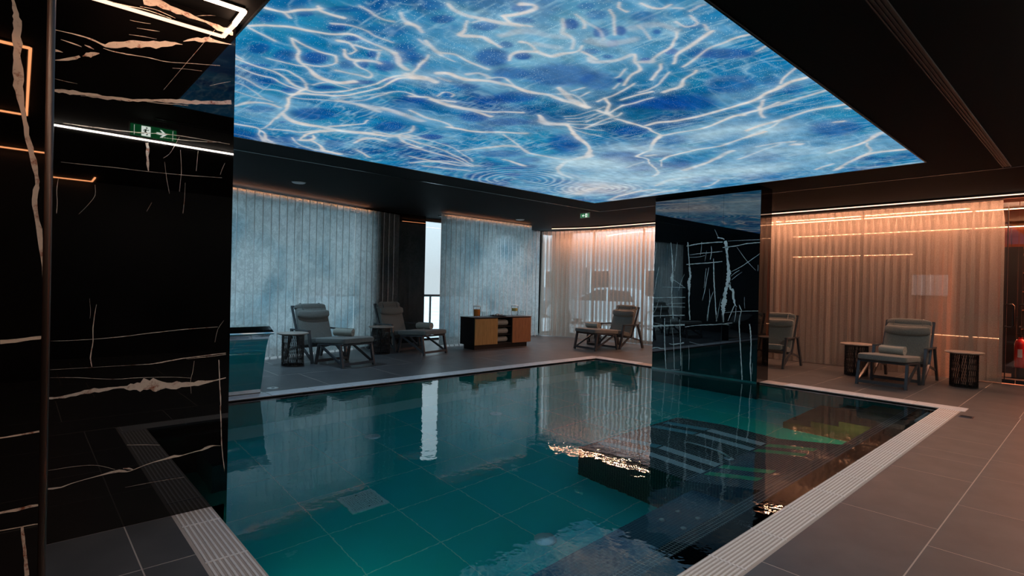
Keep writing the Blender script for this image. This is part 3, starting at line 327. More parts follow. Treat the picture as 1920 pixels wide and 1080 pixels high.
VN = '0.122,2.666,0.0008 0.193,2.669,0.0022 0.251,2.669,0.0039 0.293,2.662,0.0045 0.335,2.651,0.0079 0.379,2.668,0.0159 0.423,2.684,0.0165 0.468,2.695,0.0187 0.514,2.715,0.014 0.561,2.727,0.0194 0.618,2.748,0.0167 0.663,2.765,0.0059 0.698,2.77,0.0012;0.702,2.789,0.0008 0.758,2.818,0.0089 0.8,2.829,0.0118 0.842,2.842,0.0126 0.896,2.845,0.0062 0.963,2.853,0.0016;0.501,2.958,0.02 0.567,2.971,0.0243 0.634,2.964,0.0216 0.699,2.956,0.0157 0.756,2.947,0.0094 0.819,2.945,0.0065 0.884,2.928,0.0162 0.939,2.925,0.0198 0.973,2.921,0.01;0.362,2.894,0.0011 0.429,2.899,0.0023 0.502,2.908,0.0024 0.577,2.907,0.0018 0.64,2.901,0.0012;0.488,2.917,0.0009 0.558,2.926,0.0018 0.606,2.92,0.0018 0.66,2.911,0.0009;0.15,2.624,0.0008 0.198,2.619,0.0038 0.235,2.612,0.0016;0.12,2.508,0.0015 0.179,2.53,0.0064 0.211,2.548,0.0093 0.228,2.56,0.0047;0.24,2.564,0.0014 0.26,2.578,0.0112 0.277,2.586,0.0112 0.311,2.601,0.0015;0.12,2.561,0.0079 0.159,2.56,0.0011;0.247,2.626,0.0011 0.268,2.622,0.0033 0.287,2.615,0.0011;0.327,2.633,0.0011 0.371,2.63,0.0028 0.433,2.633,0.0028 0.524,2.643,0.0023 0.62,2.646,0.0017 0.72,2.667,0.0012 0.899,2.704,0.0009;0.123,2.353,0.0052 0.174,2.359,0.0104 0.234,2.366,0.008 0.305,2.368,0.0108 0.392,2.377,0.0082 0.464,2.386,0.0071 0.552,2.407,0.0067 0.648,2.428,0.0116 0.749,2.444,0.0105 0.854,2.467,0.0119 0.969,2.494,0.0122;0.235,2.353,0.0008 0.331,2.37,0.0016 0.41,2.37,0.0008;0.528,2.393,0.0009 0.614,2.403,0.0023 0.688,2.415,0.0018 0.734,2.42,0.0009;0.476,2.792,0.0006 0.527,2.8,0.0014 0.584,2.808,0.0006;0.44,2.744,0.0006 0.504,2.754,0.0014 0.57,2.761,0.0006;0.126,2.415,0.0005 0.173,2.413,0.0011 0.221,2.413,0.0005;0.608,2.481,0.0005 0.72,2.667,0.0007 0.868,2.913,0.0005;0.766,2.959,0.0006 0.818,2.983,0.0012 0.921,3.016,0.0006;0.842,2.565,0.0006 0.901,2.596,0.0012 0.961,2.624,0.0006;0.65,2.618,0.0006 0.72,2.632,0.0009 0.803,2.644,0.0006;0.443,2.825,0.0006 0.503,2.831,0.0009 0.54,2.838,0.0006;0.159,1.99,0.0005 0.269,1.993,0.0011 0.398,1.998,0.0011 0.535,2,0.0008 0.731,2.008,0.0009 0.922,2.022,0.0006;0.164,2.194,0.001 0.308,2.199,0.0022 0.485,2.211,0.002 0.676,2.233,0.0015 0.963,2.236,0.0006;0.598,2.206,0.0006 0.702,2.212,0.0015 0.831,2.226,0.0012 0.912,2.239,0.0006;0.532,2.162,0.0099 0.537,2.132,0.0085 0.536,2.087,0.0048 0.539,2.043,0.0058 0.542,2.004,0.0024;0.15,1.902,0.0006 0.145,1.839,0.0014 0.148,1.773,0.0014 0.145,1.721,0.001;0.302,1.892,0.0004 0.303,1.834,0.0009 0.272,1.777,0.0007 0.235,1.726,0.0005;0.698,2.151,0.0005 0.705,2.036,0.001 0.701,1.966,0.001 0.697,1.907,0.0008;0.79,2.162,0.0005 0.786,2.102,0.001 0.782,2.042,0.0008;0.691,2.225,0.0005 0.667,2.168,0.0007 0.643,2.118,0.0005 0.614,2.09,0.0005;0.726,1.963,0.0005 0.723,1.858,0.0008 0.717,1.781,0.0008;0.62,2.068,0.0005 0.631,1.978,0.0008 0.647,1.889,0.0005;0.561,1.827,0.0005 0.538,1.774,0.0007;0.937,2.115,0.0005 0.921,2.07,0.0008 0.913,2.039,0.0005;0.318,1.246,0.0006 0.31,1.182,0.0017 0.305,1.118,0.0021 0.306,1.048,0.0017 0.3,0.995,0.0022 0.296,0.958,0.0025 0.303,0.91,0.0013;0.129,1.058,0.0005 0.241,1.057,0.0013 0.412,1.065,0.0016 0.597,1.084,0.0017 0.746,1.096,0.0015 0.916,1.104,0.0009;0.131,0.909,0.0005 0.505,0.904,0.0008 0.59,0.905,0.0023 0.749,0.925,0.003 0.963,0.94,0.0019;0.749,0.919,0.0006 0.854,0.923,0.0012 0.964,0.931,0.0012;0.125,0.761,0.0052 0.172,0.76,0.0063 0.237,0.768,0.008 0.295,0.78,0.0108 0.355,0.781,0.0093 0.416,0.785,0.0044 0.461,0.783,0.0111 0.507,0.781,0.0226 0.554,0.781,0.0342 0.602,0.782,0.0312 0.676,0.768,0.0204 0.752,0.766,0.0149 0.814,0.768,0.0121 0.9,0.774,0.0043 0.966,0.786,0.0031;0.131,0.868,0.0005 0.244,0.857,0.0011 0.393,0.834,0.0011 0.516,0.83,0.0011 0.675,0.818,0.0009 0.777,0.802,0.0006;0.791,0.904,0.0005 0.784,0.84,0.0008 0.774,0.787,0.0008 0.778,0.71,0.0005;0.925,0.9,0.0022 0.93,0.79,0.0025 0.937,0.691,0.0028 0.941,0.617,0.0028;0.949,1.143,0.0006 0.916,1.089,0.0008 0.901,1.011,0.0006;0.288,1.278,0.0004 0.293,1.214,0.0006 0.291,1.171,0.0004;0.938,0.618,0.0028 0.943,0.525,0.0028 0.947,0.433,0.0022 0.951,0.364,0.0028;0.951,0.364,0.0017 0.961,0.27,0.0022 0.974,0.181,0.0017;0.131,0.29,0.0037 0.171,0.286,0.0043 0.195,0.289,0.0027 0.227,0.297,0.0022 0.344,0.313,0.0022 0.432,0.319,0.0082 0.468,0.308,0.0029 0.505,0.314,0.0023 0.59,0.336,0.0024 0.697,0.347,0.0078 0.738,0.347,0.0025 0.811,0.357,0.0031 0.842,0.36,0.0044 0.874,0.372,0.0075 0.907,0.374,0.0018 0.943,0.367,0.0012;0.45,0.329,0.0022 0.477,0.323,0.0037 0.496,0.313,0.0021;0.13,0.386,0.0005 0.25,0.384,0.0008 0.335,0.37,0.0008 0.414,0.331,0.0005;0.466,0.458,0.0006 0.559,0.442,0.0008 0.622,0.429,0.0006;0.461,0.221,0.0006 0.611,0.22,0.0006 0.75,0.215,0.0006'
VL = '-0.025,2.359,0.0032 -0.016,2.315,0.0078 -0.012,2.279,0.013 -0.012,2.214,0.0109 -0.011,2.149,0.011 -0.008,2.084,0.0134 -0.001,2.02,0.01 0.011,1.947,0.0069 0.023,1.874,0.0069 0.036,1.81,0.0076 0.048,1.736,0.005 0.045,1.702,0.0079 0.042,1.649,0.0067 0.054,1.564,0.0082 0.066,1.468,0.0082 0.081,1.362,0.006;-0.042,1.163,0.0075 -0.001,1.165,0.0066 0.041,1.17,0.0058 0.081,1.174,0.0049;-0.038,0.827,0.0019 0.024,0.83,0.0029 0.082,0.834,0.003;-0.035,0.565,0.0039 0.007,0.563,0.0049 0.042,0.566,0.005 0.082,0.565,0.004;0.023,0.499,0.0035 0.03,0.435,0.005 0.035,0.376,0.0044 0.038,0.317,0.0059;0.082,1.246,0.0008 0.076,1.207,0.0019 0.07,1.179,0.0011;-0.034,0.501,0.0015 0.022,0.499,0.002 0.083,0.497,0.0015'
VC = '-5.127,2.198,0.0052 -5.105,2.028,0.0086 -5.088,1.844,0.0103 -5.079,1.691,0.0121 -5.091,1.614,0.0258 -5.086,1.553,0.0293 -5.084,1.491,0.0103 -5.086,1.292,0.0086 -5.074,1.109,0.0103 -5.046,0.888,0.0086;-4.806,2.192,0.0082 -4.79,2.019,0.0065 -4.769,1.839,0.0082 -4.762,1.734,0.0147 -4.747,1.615,0.0179 -4.766,1.54,0.0213 -4.764,1.45,0.0245 -4.757,1.376,0.0163 -4.761,1.212,0.0098 -4.747,1.033,0.0098 -4.733,0.885,0.0082;-4.152,2.184,0.0218 -4.133,2.098,0.0249 -4.115,1.97,0.0146 -4.1,1.843,0.019 -4.087,1.73,0.0263 -4.08,1.617,0.0322 -4.089,1.518,0.0365 -4.116,1.433,0.0294 -4.131,1.347,0.0265 -4.141,1.248,0.0324 -4.153,1.162,0.0369 -4.154,1.091,0.0295 -4.157,1.02,0.0178 -4.146,0.886,0.0089;-4.067,1.518,0.0188 -4.043,1.42,0.0142 -4.001,1.393,0.0173 -3.988,1.267,0.0187 -3.964,1.17,0.0086 -3.935,1.143,0.0028;-3.9,1.173,0.0028 -3.878,1.118,0.0099 -3.856,1.084,0.0042;-3.863,1.077,0.007 -3.881,0.979,0.0056 -3.888,0.861,0.0085;-3.971,1.17,0.0043 -4.019,1.055,0.0057 -4.074,0.911,0.0036;-3.949,1.129,0.0021 -3.953,1.017,0.0036 -3.972,0.904,0.0021;-4.342,1.905,0.0046 -4.333,1.731,0.0076 -4.326,1.573,0.0091 -4.308,1.372,0.0076 -4.288,1.157,0.0061 -4.266,0.899,0.0091;-4.385,2.108,0.0031 -4.378,2.007,0.0062 -4.398,1.891,0.0031;-4.418,1.761,0.0023 -4.452,1.572,0.0047 -4.478,1.397,0.0047 -4.518,1.22,0.0023;-4.464,1.747,0.0023 -4.476,1.63,0.0031 -4.495,1.426,0.0023;-4.331,1.371,0.0023 -4.381,1.225,0.0046 -4.408,1.079,0.0062 -4.422,0.889,0.0062;-4.401,1.413,0.0015 -4.391,1.297,0.0031 -4.395,1.181,0.0031;-4.826,2.125,0.0061 -4.624,2.154,0.0075 -4.405,2.167,0.0066 -4.193,2.169,0.0072;-4.765,1.976,0.0023 -4.557,1.997,0.0044 -4.401,2.004,0.0044 -4.197,2.018,0.0036;-4.823,1.816,0.0053 -4.616,1.829,0.0059 -4.397,1.84,0.0058 -4.193,1.856,0.005;-4.764,1.936,0.0022 -4.618,1.937,0.0022 -4.493,1.959,0.0022;-4.191,2.079,0.0058 -3.959,2.099,0.005 -3.791,2.127,0.0055 -3.56,2.137,0.0054;-4.105,2.179,0.0014 -3.82,2.18,0.0028 -3.568,2.178,0.0027;-4.285,2.241,0.0071 -4.21,2.23,0.0098 -4.165,2.206,0.0042;-4.049,1.687,0.0021 -3.908,1.756,0.0035 -3.77,1.844,0.0042 -3.563,1.989,0.0028;-4.048,1.617,0.0014 -3.977,1.673,0.0036 -3.907,1.715,0.0021;-4.032,1.561,0.0014 -3.947,1.631,0.0028 -3.864,1.687,0.0014;-3.958,2.078,0.0014 -3.812,1.879,0.0027 -3.657,1.713,0.0013;-4.135,1.038,0.0021 -3.863,1.074,0.0028 -3.568,1.095,0.0027;-5.471,1.234,0.0047 -5.133,1.252,0.0054 -4.828,1.262,0.0053;-5.147,1.144,0.0023 -4.976,1.155,0.003 -4.834,1.164,0.0023;-5.466,1.068,0.0039 -5.111,1.092,0.0038 -4.832,1.096,0.0038;-5.462,0.91,0.0063 -5.107,0.941,0.0069 -4.834,0.959,0.006;-5.278,1.427,0.0016 -5.034,1.428,0.0031 -4.832,1.422,0.0023;-5.063,1.56,0.0024 -4.951,1.493,0.0039 -4.832,1.419,0.0023;-5.415,2.202,0.0027 -5.429,2.054,0.0046 -5.45,1.818,0.0037;-5.35,1.785,0.0027 -5.398,1.55,0.0054 -5.44,1.298,0.0036;-5.003,2.193,0.0017 -5.022,1.934,0.0034 -5.042,1.706,0.0026;-4.855,1.652,0.0017 -4.918,1.509,0.0033 -4.956,1.372,0.0017;-5.287,1.115,0.0018 -5.293,1.006,0.0036 -5.302,0.88,0.0036;-5.343,1.206,0.0018 -5.385,1.064,0.0026 -5.442,0.959,0.0018;-4.554,2.188,0.0016 -4.558,2.071,0.0024 -4.572,1.968,0.0016;-4.918,0.881,0.0017 -4.922,0.827,0.0034 -4.921,0.782,0.0017;-3.622,1.794,0.0013 -3.62,1.74,0.002 -3.622,1.699,0.0013;-3.819,1.3,0.0014 -3.817,1.204,0.0021 -3.808,1.121,0.0014;-4.334,2.38,0.0015 -4.302,2.313,0.0029 -4.27,2.247,0.0015;-4.2,1.26,0.0015 -4.227,1.116,0.0022 -4.252,0.943,0.0015;-4.464,2.038,0.0016 -4.477,1.951,0.0024 -4.49,1.864,0.0016;-5.216,0.881,0.0082 -5.214,0.707,0.0082 -5.202,0.467,0.0096 -5.185,0.228,0.0082 -5.162,-0.01,0.0082;-4.925,0.881,0.0039 -4.91,0.67,0.0059 -4.895,0.436,0.0059 -4.882,0.097,0.0052;-4.868,0.333,0.002 -4.864,0.169,0.0039 -4.86,-0.006,0.0033;-5.063,0.718,0.002 -5.038,0.541,0.0033 -5.02,0.341,0.004 -5.001,-0.013,0.0053;-5.101,0.876,0.0027 -5.096,0.835,0.004 -5.092,0.793,0.0027;-5.461,0.731,0.0147 -5.268,0.751,0.0133 -5.025,0.778,0.0107 -4.829,0.796,0.014;-4.822,0.761,0.0046 -4.689,0.789,0.0046 -4.516,0.815,0.0057 -4.323,0.834,0.0067 -4.16,0.856,0.0044 -4.057,0.849,0.0033;-4.16,0.851,0.0044 -4.081,0.873,0.0055 -4.002,0.883,0.0022;-5.46,0.338,0.0085 -5.355,0.361,0.01 -5.271,0.354,0.0072 -5.209,0.36,0.0048;-5.116,0.451,0.0049 -5.042,0.446,0.0071 -4.937,0.468,0.007 -4.834,0.495,0.0081;-3.878,1.021,0.0076 -3.893,0.89,0.0077 -3.874,0.643,0.0066 -3.851,0.376,0.0077 -3.823,0.003,0.0066;-3.728,0.885,0.0064 -3.708,0.732,0.0086 -3.699,0.574,0.0075 -3.703,0.286,0.0086 -3.685,0.012,0.0043;-3.586,0.89,0.0031 -3.58,0.669,0.0042 -3.57,0.46,0.0063 -3.569,0.197,0.0052;-4.743,0.451,0.0013 -4.733,0.301,0.0032 -4.731,0.22,0.0032 -4.733,0.046,0.0019;-4.423,0.991,0.006 -4.423,0.889,0.006;-4.275,0.999,0.0071 -4.268,0.893,0.0071;-4.164,1.005,0.0081 -4.15,0.89,0.0081;-5.111,0.008,0.0018 -5.004,0.016,0.0024 -4.9,0.032,0.0018;-3.671,0.29,0.0011 -3.671,0.216,0.0021 -3.672,0.12,0.0011;-4.732,0.516,0.0018 -4.606,0.499,0.0017 -4.483,0.488,0.0012;-5.451,0.787,0.0019 -5.338,0.783,0.0019 -5.241,0.765,0.0012'
RINGS = [(-5.63, 6.94, 0.0, 0.75, .11, .4), (-5.35, 3.0, .5, 1.5, .26, .0), (-6.0, 5.6, .2, .9, .12, .35)]
# ------------------------------------------------------------------ setting: floor, pool, ceiling, walls
PX0, PX1, PY0, PY1 = -6.80, -1.40, 0.90, 8.45      # pool
ZW, ZP = -0.02, -1.20                              # water level, pool floor
fb = MB()
for x0, x1, y0, y1 in ((-11.4, PX0, -0.5, 11.9), (PX0, PX1, PY1, 11.9), (PX1, 4.3, -3.0, 11.9), (PX0, PX1, -3.0, PY0)):
    fb.box(x0, x1, y0, y1, -0.20, -0.0010)
floor = struct(fb.build('floor', 'grout'), 'dark grey tiled pool deck')
def tile_me(w, d, i):
    return MB().slab(-w/2+.0035, w/2-.0035, -d/2+.0035, d/2-.0035, -0.012, 0.0, 0.0004).mesh('tile_%d' % i, 'tile')
TM = {}
def tiles(parent, x0, x1, y0, y1, z=0.0):
    w, d = round(x1-x0, 3), round(y1-y0, 3); key = (w, d)
    if w < .02 or d < .02: return
    if key not in TM: TM[key] = tile_me(w, d, len(TM))
    o = ob('tile', TM[key], parent, loc=((x0+x1)/2, (y0+y1)/2, z + random.uniform(-.0006, 0)))
T = 0.575
# deck beside the pool: the column along the grate has its own joints
ys = [1.15, 2.30, 2.87, 4.085, 5.31, 5.88, 6.18, 6.77, 7.37, 7.97, 8.545]
for a, b in zip(ys, ys[1:]): tiles(floor, -1.19, -0.665, a, b)
ys2 = [-3.0, -1.97, -.82, .33, 1.48, 2.63, 3.78, 4.675, 5.56, 6.18, 6.77, 7.37, 7.97, 8.545]
for k in range(5):
    off = (0, .35, .1, .3, 0)[k]
    for a, b in zip(ys2, ys2[1:]): tiles(floor, -0.665+T*2*k, min(4.29, -0.665+T*2*(k+1)), a+off*(k > 0), b+off*(k > 0))
for x0, x1 in ((-2.62, -1.47), (-1.47, -.665)):
    for y in (-3.0, -1.97, -.82): tiles(floor, x0, x1, y, {-3.0: -1.97, -1.97: -.82, -.82: -.115}[y])
tiles(floor, -1.19, -.665, -.115, 1.15)
# far deck in front of the curtain
for i in range(9):
    for j in range(3): tiles(floor, -6.43+T*i, -6.43+T*(i+1), 8.72+j*1.0, 8.72+(j+1)*1.0) if -6.43+T*(i+1) <= -1.19 else None
for i in range(9):
    for j in range(3): tiles(floor, -1.255+T*i, -1.255+T*(i+1), (8.545, 9.5, 10.5)[j], (9.5, 10.5, 11.7)[j])
# deck along the blinds
for i in range(4):
    for j in range(11): tiles(floor, -7.05-1.15*(i+1), -7.05-1.15*i, -.3+j*1.15-.3*(i % 2), .85+j*1.15-.3*(i % 2)) if j < 10 or True else None
for a, b in ((-7.05, -6.43),):
    for j in range(3): tiles(floor, a, b, 8.72+j, 9.72+j)
# corner by the near pillar
for x0, x1 in ((-3.69, -3.095), (-3.095, -2.52), (-2.52, -1.945), (-1.945, -1.2)):
    for y0, y1 in ((-.115, .46), (.46, .69)): tiles(floor, x0, x1, y0, y1)
# pool basin -------------------------------------------------------
pb = MB()
pb.box(PX0-.2, PX1+.2, PY0-.2, PY1+.2, ZP-.2, ZP-.0015, 1)
pb.box(PX0-.2, PX0, PY0-.2, PY1+.2, ZP, -.021, 0); pb.box(PX1, PX1+.19, PY0-.2, PY1+.2, ZP, -.05, 0)
pb.box(PX0, PX1, PY1, PY1+.2, ZP, -.021, 0); pb.box(PX0, PX1, PY0-.19, PY0, ZP, -.05, 0)
basin = struct(pb.build('pool_floor', ['teal', 'tealgrout']), 'teal tiled pool basin')
basin['kind'] = 'structure'
PT = MB().slab(-.2985, .2985, -.2985, .2985, -0.012, 0, 0.0006).mesh('pool_tile', 'teal')
gx = [-3.945+.605*k for k in range(-4, 4)]; gy = [1.767+.605*k for k in range(-1, 11)]
for x in gx:
    for y in gy:
        o = ob('tile', PT, basin, loc=(x+.3025, y+.3025, ZP+random.uniform(-.0008, 0)))
# submerged dark mosaic fittings: ledge, bench, steps, massage lounger
lg = MB(); lg.box(-1.70, PX1, PY0, PY1, ZP, -.15, 0); lg.box(-1.70, -1.60, PY0, PY1, -.15, -.147, 1)
ledge = lg.build('pool_ledge', ['marble', 'mosaicXY'], basin, kind='structure')
bn = MB(); bn.box(-2.25, -1.70, 1.25, 4.07, ZP, -.60, 0)
bench = tag(bn.build('pool_bench', ['mosaicBlue']), 'blue mosaic bench under water beside the ledge, with four air jets', 'bench', kind='thing')
for x, y in ((-2.118, 3.63), (-1.965, 3.645), (-2.12, 3.426), (-1.959, 3.432)):
    MB().lathe([(.0, .012), (.012, .012), (.02, .006), (.022, 0)], 14).build('jet', 'white', bench, True, loc=(x, y, -.60))
st = MB()
steps = thing('pool_steps', 'dark submerged steps in the far corner of the pool beside the grate', 'steps', (-1.76, 7.75, ZP))
for i, (x0, x1, z) in enumerate(((-2.1, -1.70, -.38), (-2.4, -2.1, -.64), (-2.72, -2.4, -.92))):
    MB().slab(x0+1.76, x1+1.76, -.65, .69, 0, z-ZP, .006).build('step', 'step', steps)
MB().slab(.29, .352, -.20, .42, 1.05, ZW-ZP-.012, .02).build('step', 'coping', steps)
# lounger: profile in xz, extruded along y
lou = thing('massage_lounger', 'black mosaic massage lounger under water with pale air strips', 'lounger', (-2.7, 4.95, ZP))
L0 = Vector((-2.7, 4.95, ZP)); Y0, Y1 = 4.07-4.95, 5.87-4.95
prof = [(-1.70, -.165), (-2.29, -.45), (-2.89, -.38), (-3.46, -.50)]
pv = [(x-L0.x, z-L0.z) for x, z in prof]
body = MB()
poly = [(pv[0][0], 0)] + pv + [(pv[-1][0], 0)]; n = len(poly)
vs = [(a, Y0, b) for a, b in poly] + [(a, Y1, b) for a, b in poly]
body.add(vs, [tuple(range(n)), tuple(range(2*n-1, n-1, -1))], 1)
body.add([vs[0], vs[1], vs[n+1], vs[n]], [(0, 1, 2, 3)], 2); body.add([vs[4], vs[5], vs[n+5], vs[n+4]], [(0, 1, 2, 3)], 2)
for i in range(1, 4): body.add([vs[i], vs[i+1], vs[n+i+1], vs[n+i]], [(0, 1, 2, 3)], 0)
body.build('lounger_body', ['mosaicXY', 'mosaicXZ', 'mosaicYZ'], lou)
def on(x):
    for (xa, za), (xb, zb) in zip(prof, prof[1:]):
        if xb <= x <= xa: return za+(zb-za)*(xa-x)/(xa-xb)
for y0, y1 in ((4.30, 4.40), (4.55, 4.66), (5.24, 5.35), (5.48, 5.60)):
    for (xa, xb, mt, lab) in ((-1.83, -2.275, 'greenstrip', 'green air strip on the backrest'), (-2.305, -2.885, 'strip', None), (-2.905, -3.42, 'bluestrip', 'blue air strip on the leg rest')):
        za, zb = on(xa)+.004, on(xb)+.004; m = MB(); y0l, y1l = y0-L0.y, y1-L0.y
        q = [(xa-L0.x, za-L0.z), (xb-L0.x, zb-L0.z), (xb-L0.x, zb-L0.z-.01), (xa-L0.x, za-L0.z-.01)]
        m.add([(a, y0l, b) for a, b in q] + [(a, y1l, b) for a, b in q], [(0,1,2,3), (7,6,5,4), (0,4,5,1), (1,5,6,2), (2,6,7,3), (3,7,4,0)])
        o = m.build('air_strip', mt, lou)
        if lab: o['label'] = lab
hr = thing('handrail', 'short curved steel handrail between the pale strips of the lounger', 'handrail', (-2.565, 4.89, -.40))
hp = [(-.245, .03, -.005), (-.235, .03, .03), (-.2, .025, .065), (-.12, .01, .085), (0, 0, .09), (.12, -.015, .075), (.2, -.03, .045), (.232, -.038, 0), (.238, -.04, -.04)]
MB().tube([tuple(p) for p in catmull(hp, 4)], .016, 10).build('rail', 'railsteel', hr, True)
for x, y, z in ((-.245, .03, -.008), (.238, -.04, -.038)): MB().lathe([(.045, 0), (.045, .008), (.02, .012), (0, .012)], 20).build('flange', 'railsteel', hr, True, loc=(x, y, z))
# pool floor fittings
dg = thing('drain_grate', 'square perforated steel drain cover on the pool floor', 'drain', (-4.26, 2.205, ZP))
m = MB(); a, b = .165, .140
for x0, x1, y0, y1 in ((-a, a, -a, -b), (-a, a, b, a), (-a, -b, -b, b), (b, a, -b, b)): m.slab(x0, x1, y0, y1, 0, .014, .003)
m.build('frame', 'strip', dg)
m = MB()
for k in range(15): t = -.133+k*.019; m.box(-b, b, t-.005, t+.005, .002, .010); m.box(t-.005, t+.005, -b, b, .002, .0098)
m.build('perforated_plate', 'strip', dg, kind='stuff')
for x, y in ((-.12, .0), (.12, .0)): MB().lathe([(.008, .010), (.008, .014), (0, .015)], 10).build('screw', 'steel', dg, True, loc=(x, y, 0))
inl = None
for (x, y, lab) in ((-2.862, 2.999, 'round pool floor inlet nearest the mosaic bench'), (-5.627, 3.021, 'round pool floor inlet beyond the square drain'), (-5.485, 4.748, 'round pool floor inlet in mid pool under the bright window reflection'), (-5.464, 6.539, 'round pool floor inlet farthest from the square drain')):
    if inl is None:
        inl = thing('floor_inlet', lab, 'inlet', (x, y, ZP), group='pool floor inlets')
        MB().lathe([(.085, 0), (.085, .014), (.07, .022), (.045, .026), (.02, .03), (0, .03)], 28).build('cover', 'railsteel', inl, True)
        MB().lathe([(.012, .028), (.012, .034), (0, .036)], 12).build('screw', 'white', inl, True)
    else: copy_thing(inl, (x, y, ZP), 0, lab)
# pool lights added on two unseen walls to brighten the dark basin
def added_pool_light(lab, loc, rot, col, e):
    t = thing('added_pool_light', lab, 'light', loc); t.rotation_euler = rot
    MB().lathe([(.13, 0), (.13, .012), (.115, .02), (.105, .02), (.105, .012), (0, .012)], 28).build('bezel', 'steel', t, True)
    MB().lathe([(0, .012), (.104, .012), (.09, .022), (.0, .026)], 28).build('lens', emit('added_pool_lens', col, 3.0), t, True)
    l = bpy.data.lights.new('added_pool_lamp', 'AREA'); l.shape = 'DISK'; l.size = .2; l.energy = e; l.color = col
    lo = bpy.data.objects.new('added_pool_lamp', l); COL.objects.link(lo); lo.parent = t; lo.location = (0, 0, .05); lo.rotation_euler = (math.pi, 0, 0)
added_pool_light('added round pool light under water in the pool wall by the short grate', (-2.9, PY0, -.62), (R(-90), 0, 0), (.20, 1.0, .85), 2.0)
added_pool_light('added round greenish pool light under water below the ledge by the corner steps', (-1.70, 6.75, -.62), (0, R(-90), 0), (1.0, .9, .25), 1.6)
wm = MB(); nx, ny = 2, 2
wm.add([(PX0, PY0, ZW), (PX1, PY0, ZW), (PX1, PY1, ZW), (PX0, PY1, ZW)], [(0, 1, 2, 3)])
water = tag(wm.build('pool_water', 'water'), 'still clear teal water filling the indoor pool', 'water', kind='stuff')
# pale coping strips
cop = struct(MB().box(PX0-.25, PX0, PY0-.2, PY1+.27, -.19, -.012).box(PX0, PX1+.01, PY1, PY1+.27, -.19, -.012).build('floor_coping', 'grout_dark'), 'pale stone edge strip around the pool')
CM = MB().slab(-.125, .125, -.26, .26, -.012, .004, .004).mesh('coping_left', 'coping'); CM2 = MB().slab(-.26, .26, -.135, .135, -.012, .004, .004).mesh('coping_far', 'coping')
for k in range(15): ob('coping_stone', CM, cop, loc=(PX0-.125, 0.97+.53*k, 0)) if 0.97+.53*k < 8.4 else None
for k in range(11):
    x = -6.66+.525*k
    if not (-5.7 < x < -3.4): ob('coping_stone', CM2, cop, loc=(x, PY1+.135, 0))
# overflow grates
def grate(name, label, length, width, nb, pitch, loc, rz):
    g = thing(name, label, 'grate', loc, rz)
    MB().box(0, length, -.004, width+.004, -.13, -.075).build('channel', 'black', g)
    bm_ = MB().slab(0, length, -.0062, .0062, -.006, 0, .0015).mesh('grate_bar_'+name, 'grate')
    for k in range(nb): ob('bar', bm_, g, loc=(0, width*(k+.5)/nb, 0))
    cm_ = MB().slab(-.006, .006, 0, width, -.012, .0015, .001).mesh('grate_cross_'+name, 'grate')
    k = pitch[0]
    while k < length: ob('cross_bar', cm_, g, loc=(k, 0, 0)); k += pitch[1]
    return g
grate('overflow_grate', 'long pale slatted overflow grate along the pool edge by the open tiled deck', PY1-.7, .20, 9, (.02, .5), (-1.20, .70, .001), R(90))
grate('overflow_grate', 'short pale slatted overflow grate running into the black marble pillar', 2.28, .195, 8, (.21, .51), (-3.69, .70, .001), 0)
# ceiling
struct(MB().box(-11.4, 4.3, -3.0, 11.9, 3.0, 3.2).build('ceiling', 'ceil'), 'dark flat ceiling')
tr = MB()
tr.box(-7.30, -7.275, 1.0, 9.10, 2.994, 2.9995); tr.box(-7.30, -.45, 9.08, 9.10, 2.994, 2.9995)
struct(tr.build('trim_1', 'frame'), 'thin shadow joint in the ceiling around the luminous panel')
# luminous printed panel
X0, X1, YA, YB = -6.60, -1.53, 1.04, 8.06; NX, NY = 430, 594
gxv = np.linspace(X0, X1, NX); gyv = np.linspace(YA, YB, NY); GX, GY = np.meshgrid(gxv, gyv)
def vnoise(sx, sy, seed):
    g = np.random.default_rng(seed).random((int((YB-YA)/sy)+4, int((X1-X0)/sx)+4)); u_ = (GX-X0)/sx; v_ = (GY-YA)/sy
    i = u_.astype(int); j = v_.astype(int); fu = u_-i; fv = v_-j; fu = fu*fu*(3-2*fu); fv = fv*fv*(3-2*fv)
    return (g[j, i]*(1-fu)+g[j, i+1]*fu)*(1-fv)+(g[j+1, i]*(1-fu)+g[j+1, i+1]*fu)*fv
nz = .5*vnoise(.9, 1.1, 1)+.3*vnoise(.35, .5, 2)+.2*vnoise(.15, .22, 3)
nz2 = .6*vnoise(.5, .3, 4)+.4*vnoise(.2, .12, 5)
def lerp(a, b, t): return a+(b-a)*t[..., None]
sm = lambda a, b, x: np.clip((x-a)/(b-a), 0, 1)**2*(3-2*np.clip((x-a)/(b-a), 0, 1))
deep, mid, lite, cyan = (np.array(c) for c in ((.002, .068, .245), (.004, .165, .365), (.20, .44, .58), (.022, .25, .42)))
colr = lerp(np.broadcast_to(deep, GX.shape+(3,)), mid, sm(.26, .56, nz)); colr = lerp(colr, cyan, sm(.50, .80, nz2)*.6)
def ridge(sx, sy, seed, w):
    q = .65*vnoise(sx, sy, seed)+.35*vnoise(sx*.45, sy*.45, seed+1); return np.clip(1-np.abs(q-.5)/w, 0, 1)**1.6
patch = sm(.38, .62, vnoise(.8, .9, 31))
colr = lerp(colr, np.array((.28, .50, .64)), ridge(.42, .30, 33, .04)*patch*.45)
colr = lerp(colr, np.array((.34, .55, .68)), ridge(.20, .13, 36, .05)*(1-patch)*.30)
for sx_, sy_, sd, am_ in ((.50, .07, 71, .50), (.26, .045, 74, .38), (.12, .40, 77, .30)):
    colr = lerp(colr, np.array((.36, .56, .66)), ridge(sx_, sy_, sd, .07)*sm(.42, .66, vnoise(.7, .6, sd+2))*am_)
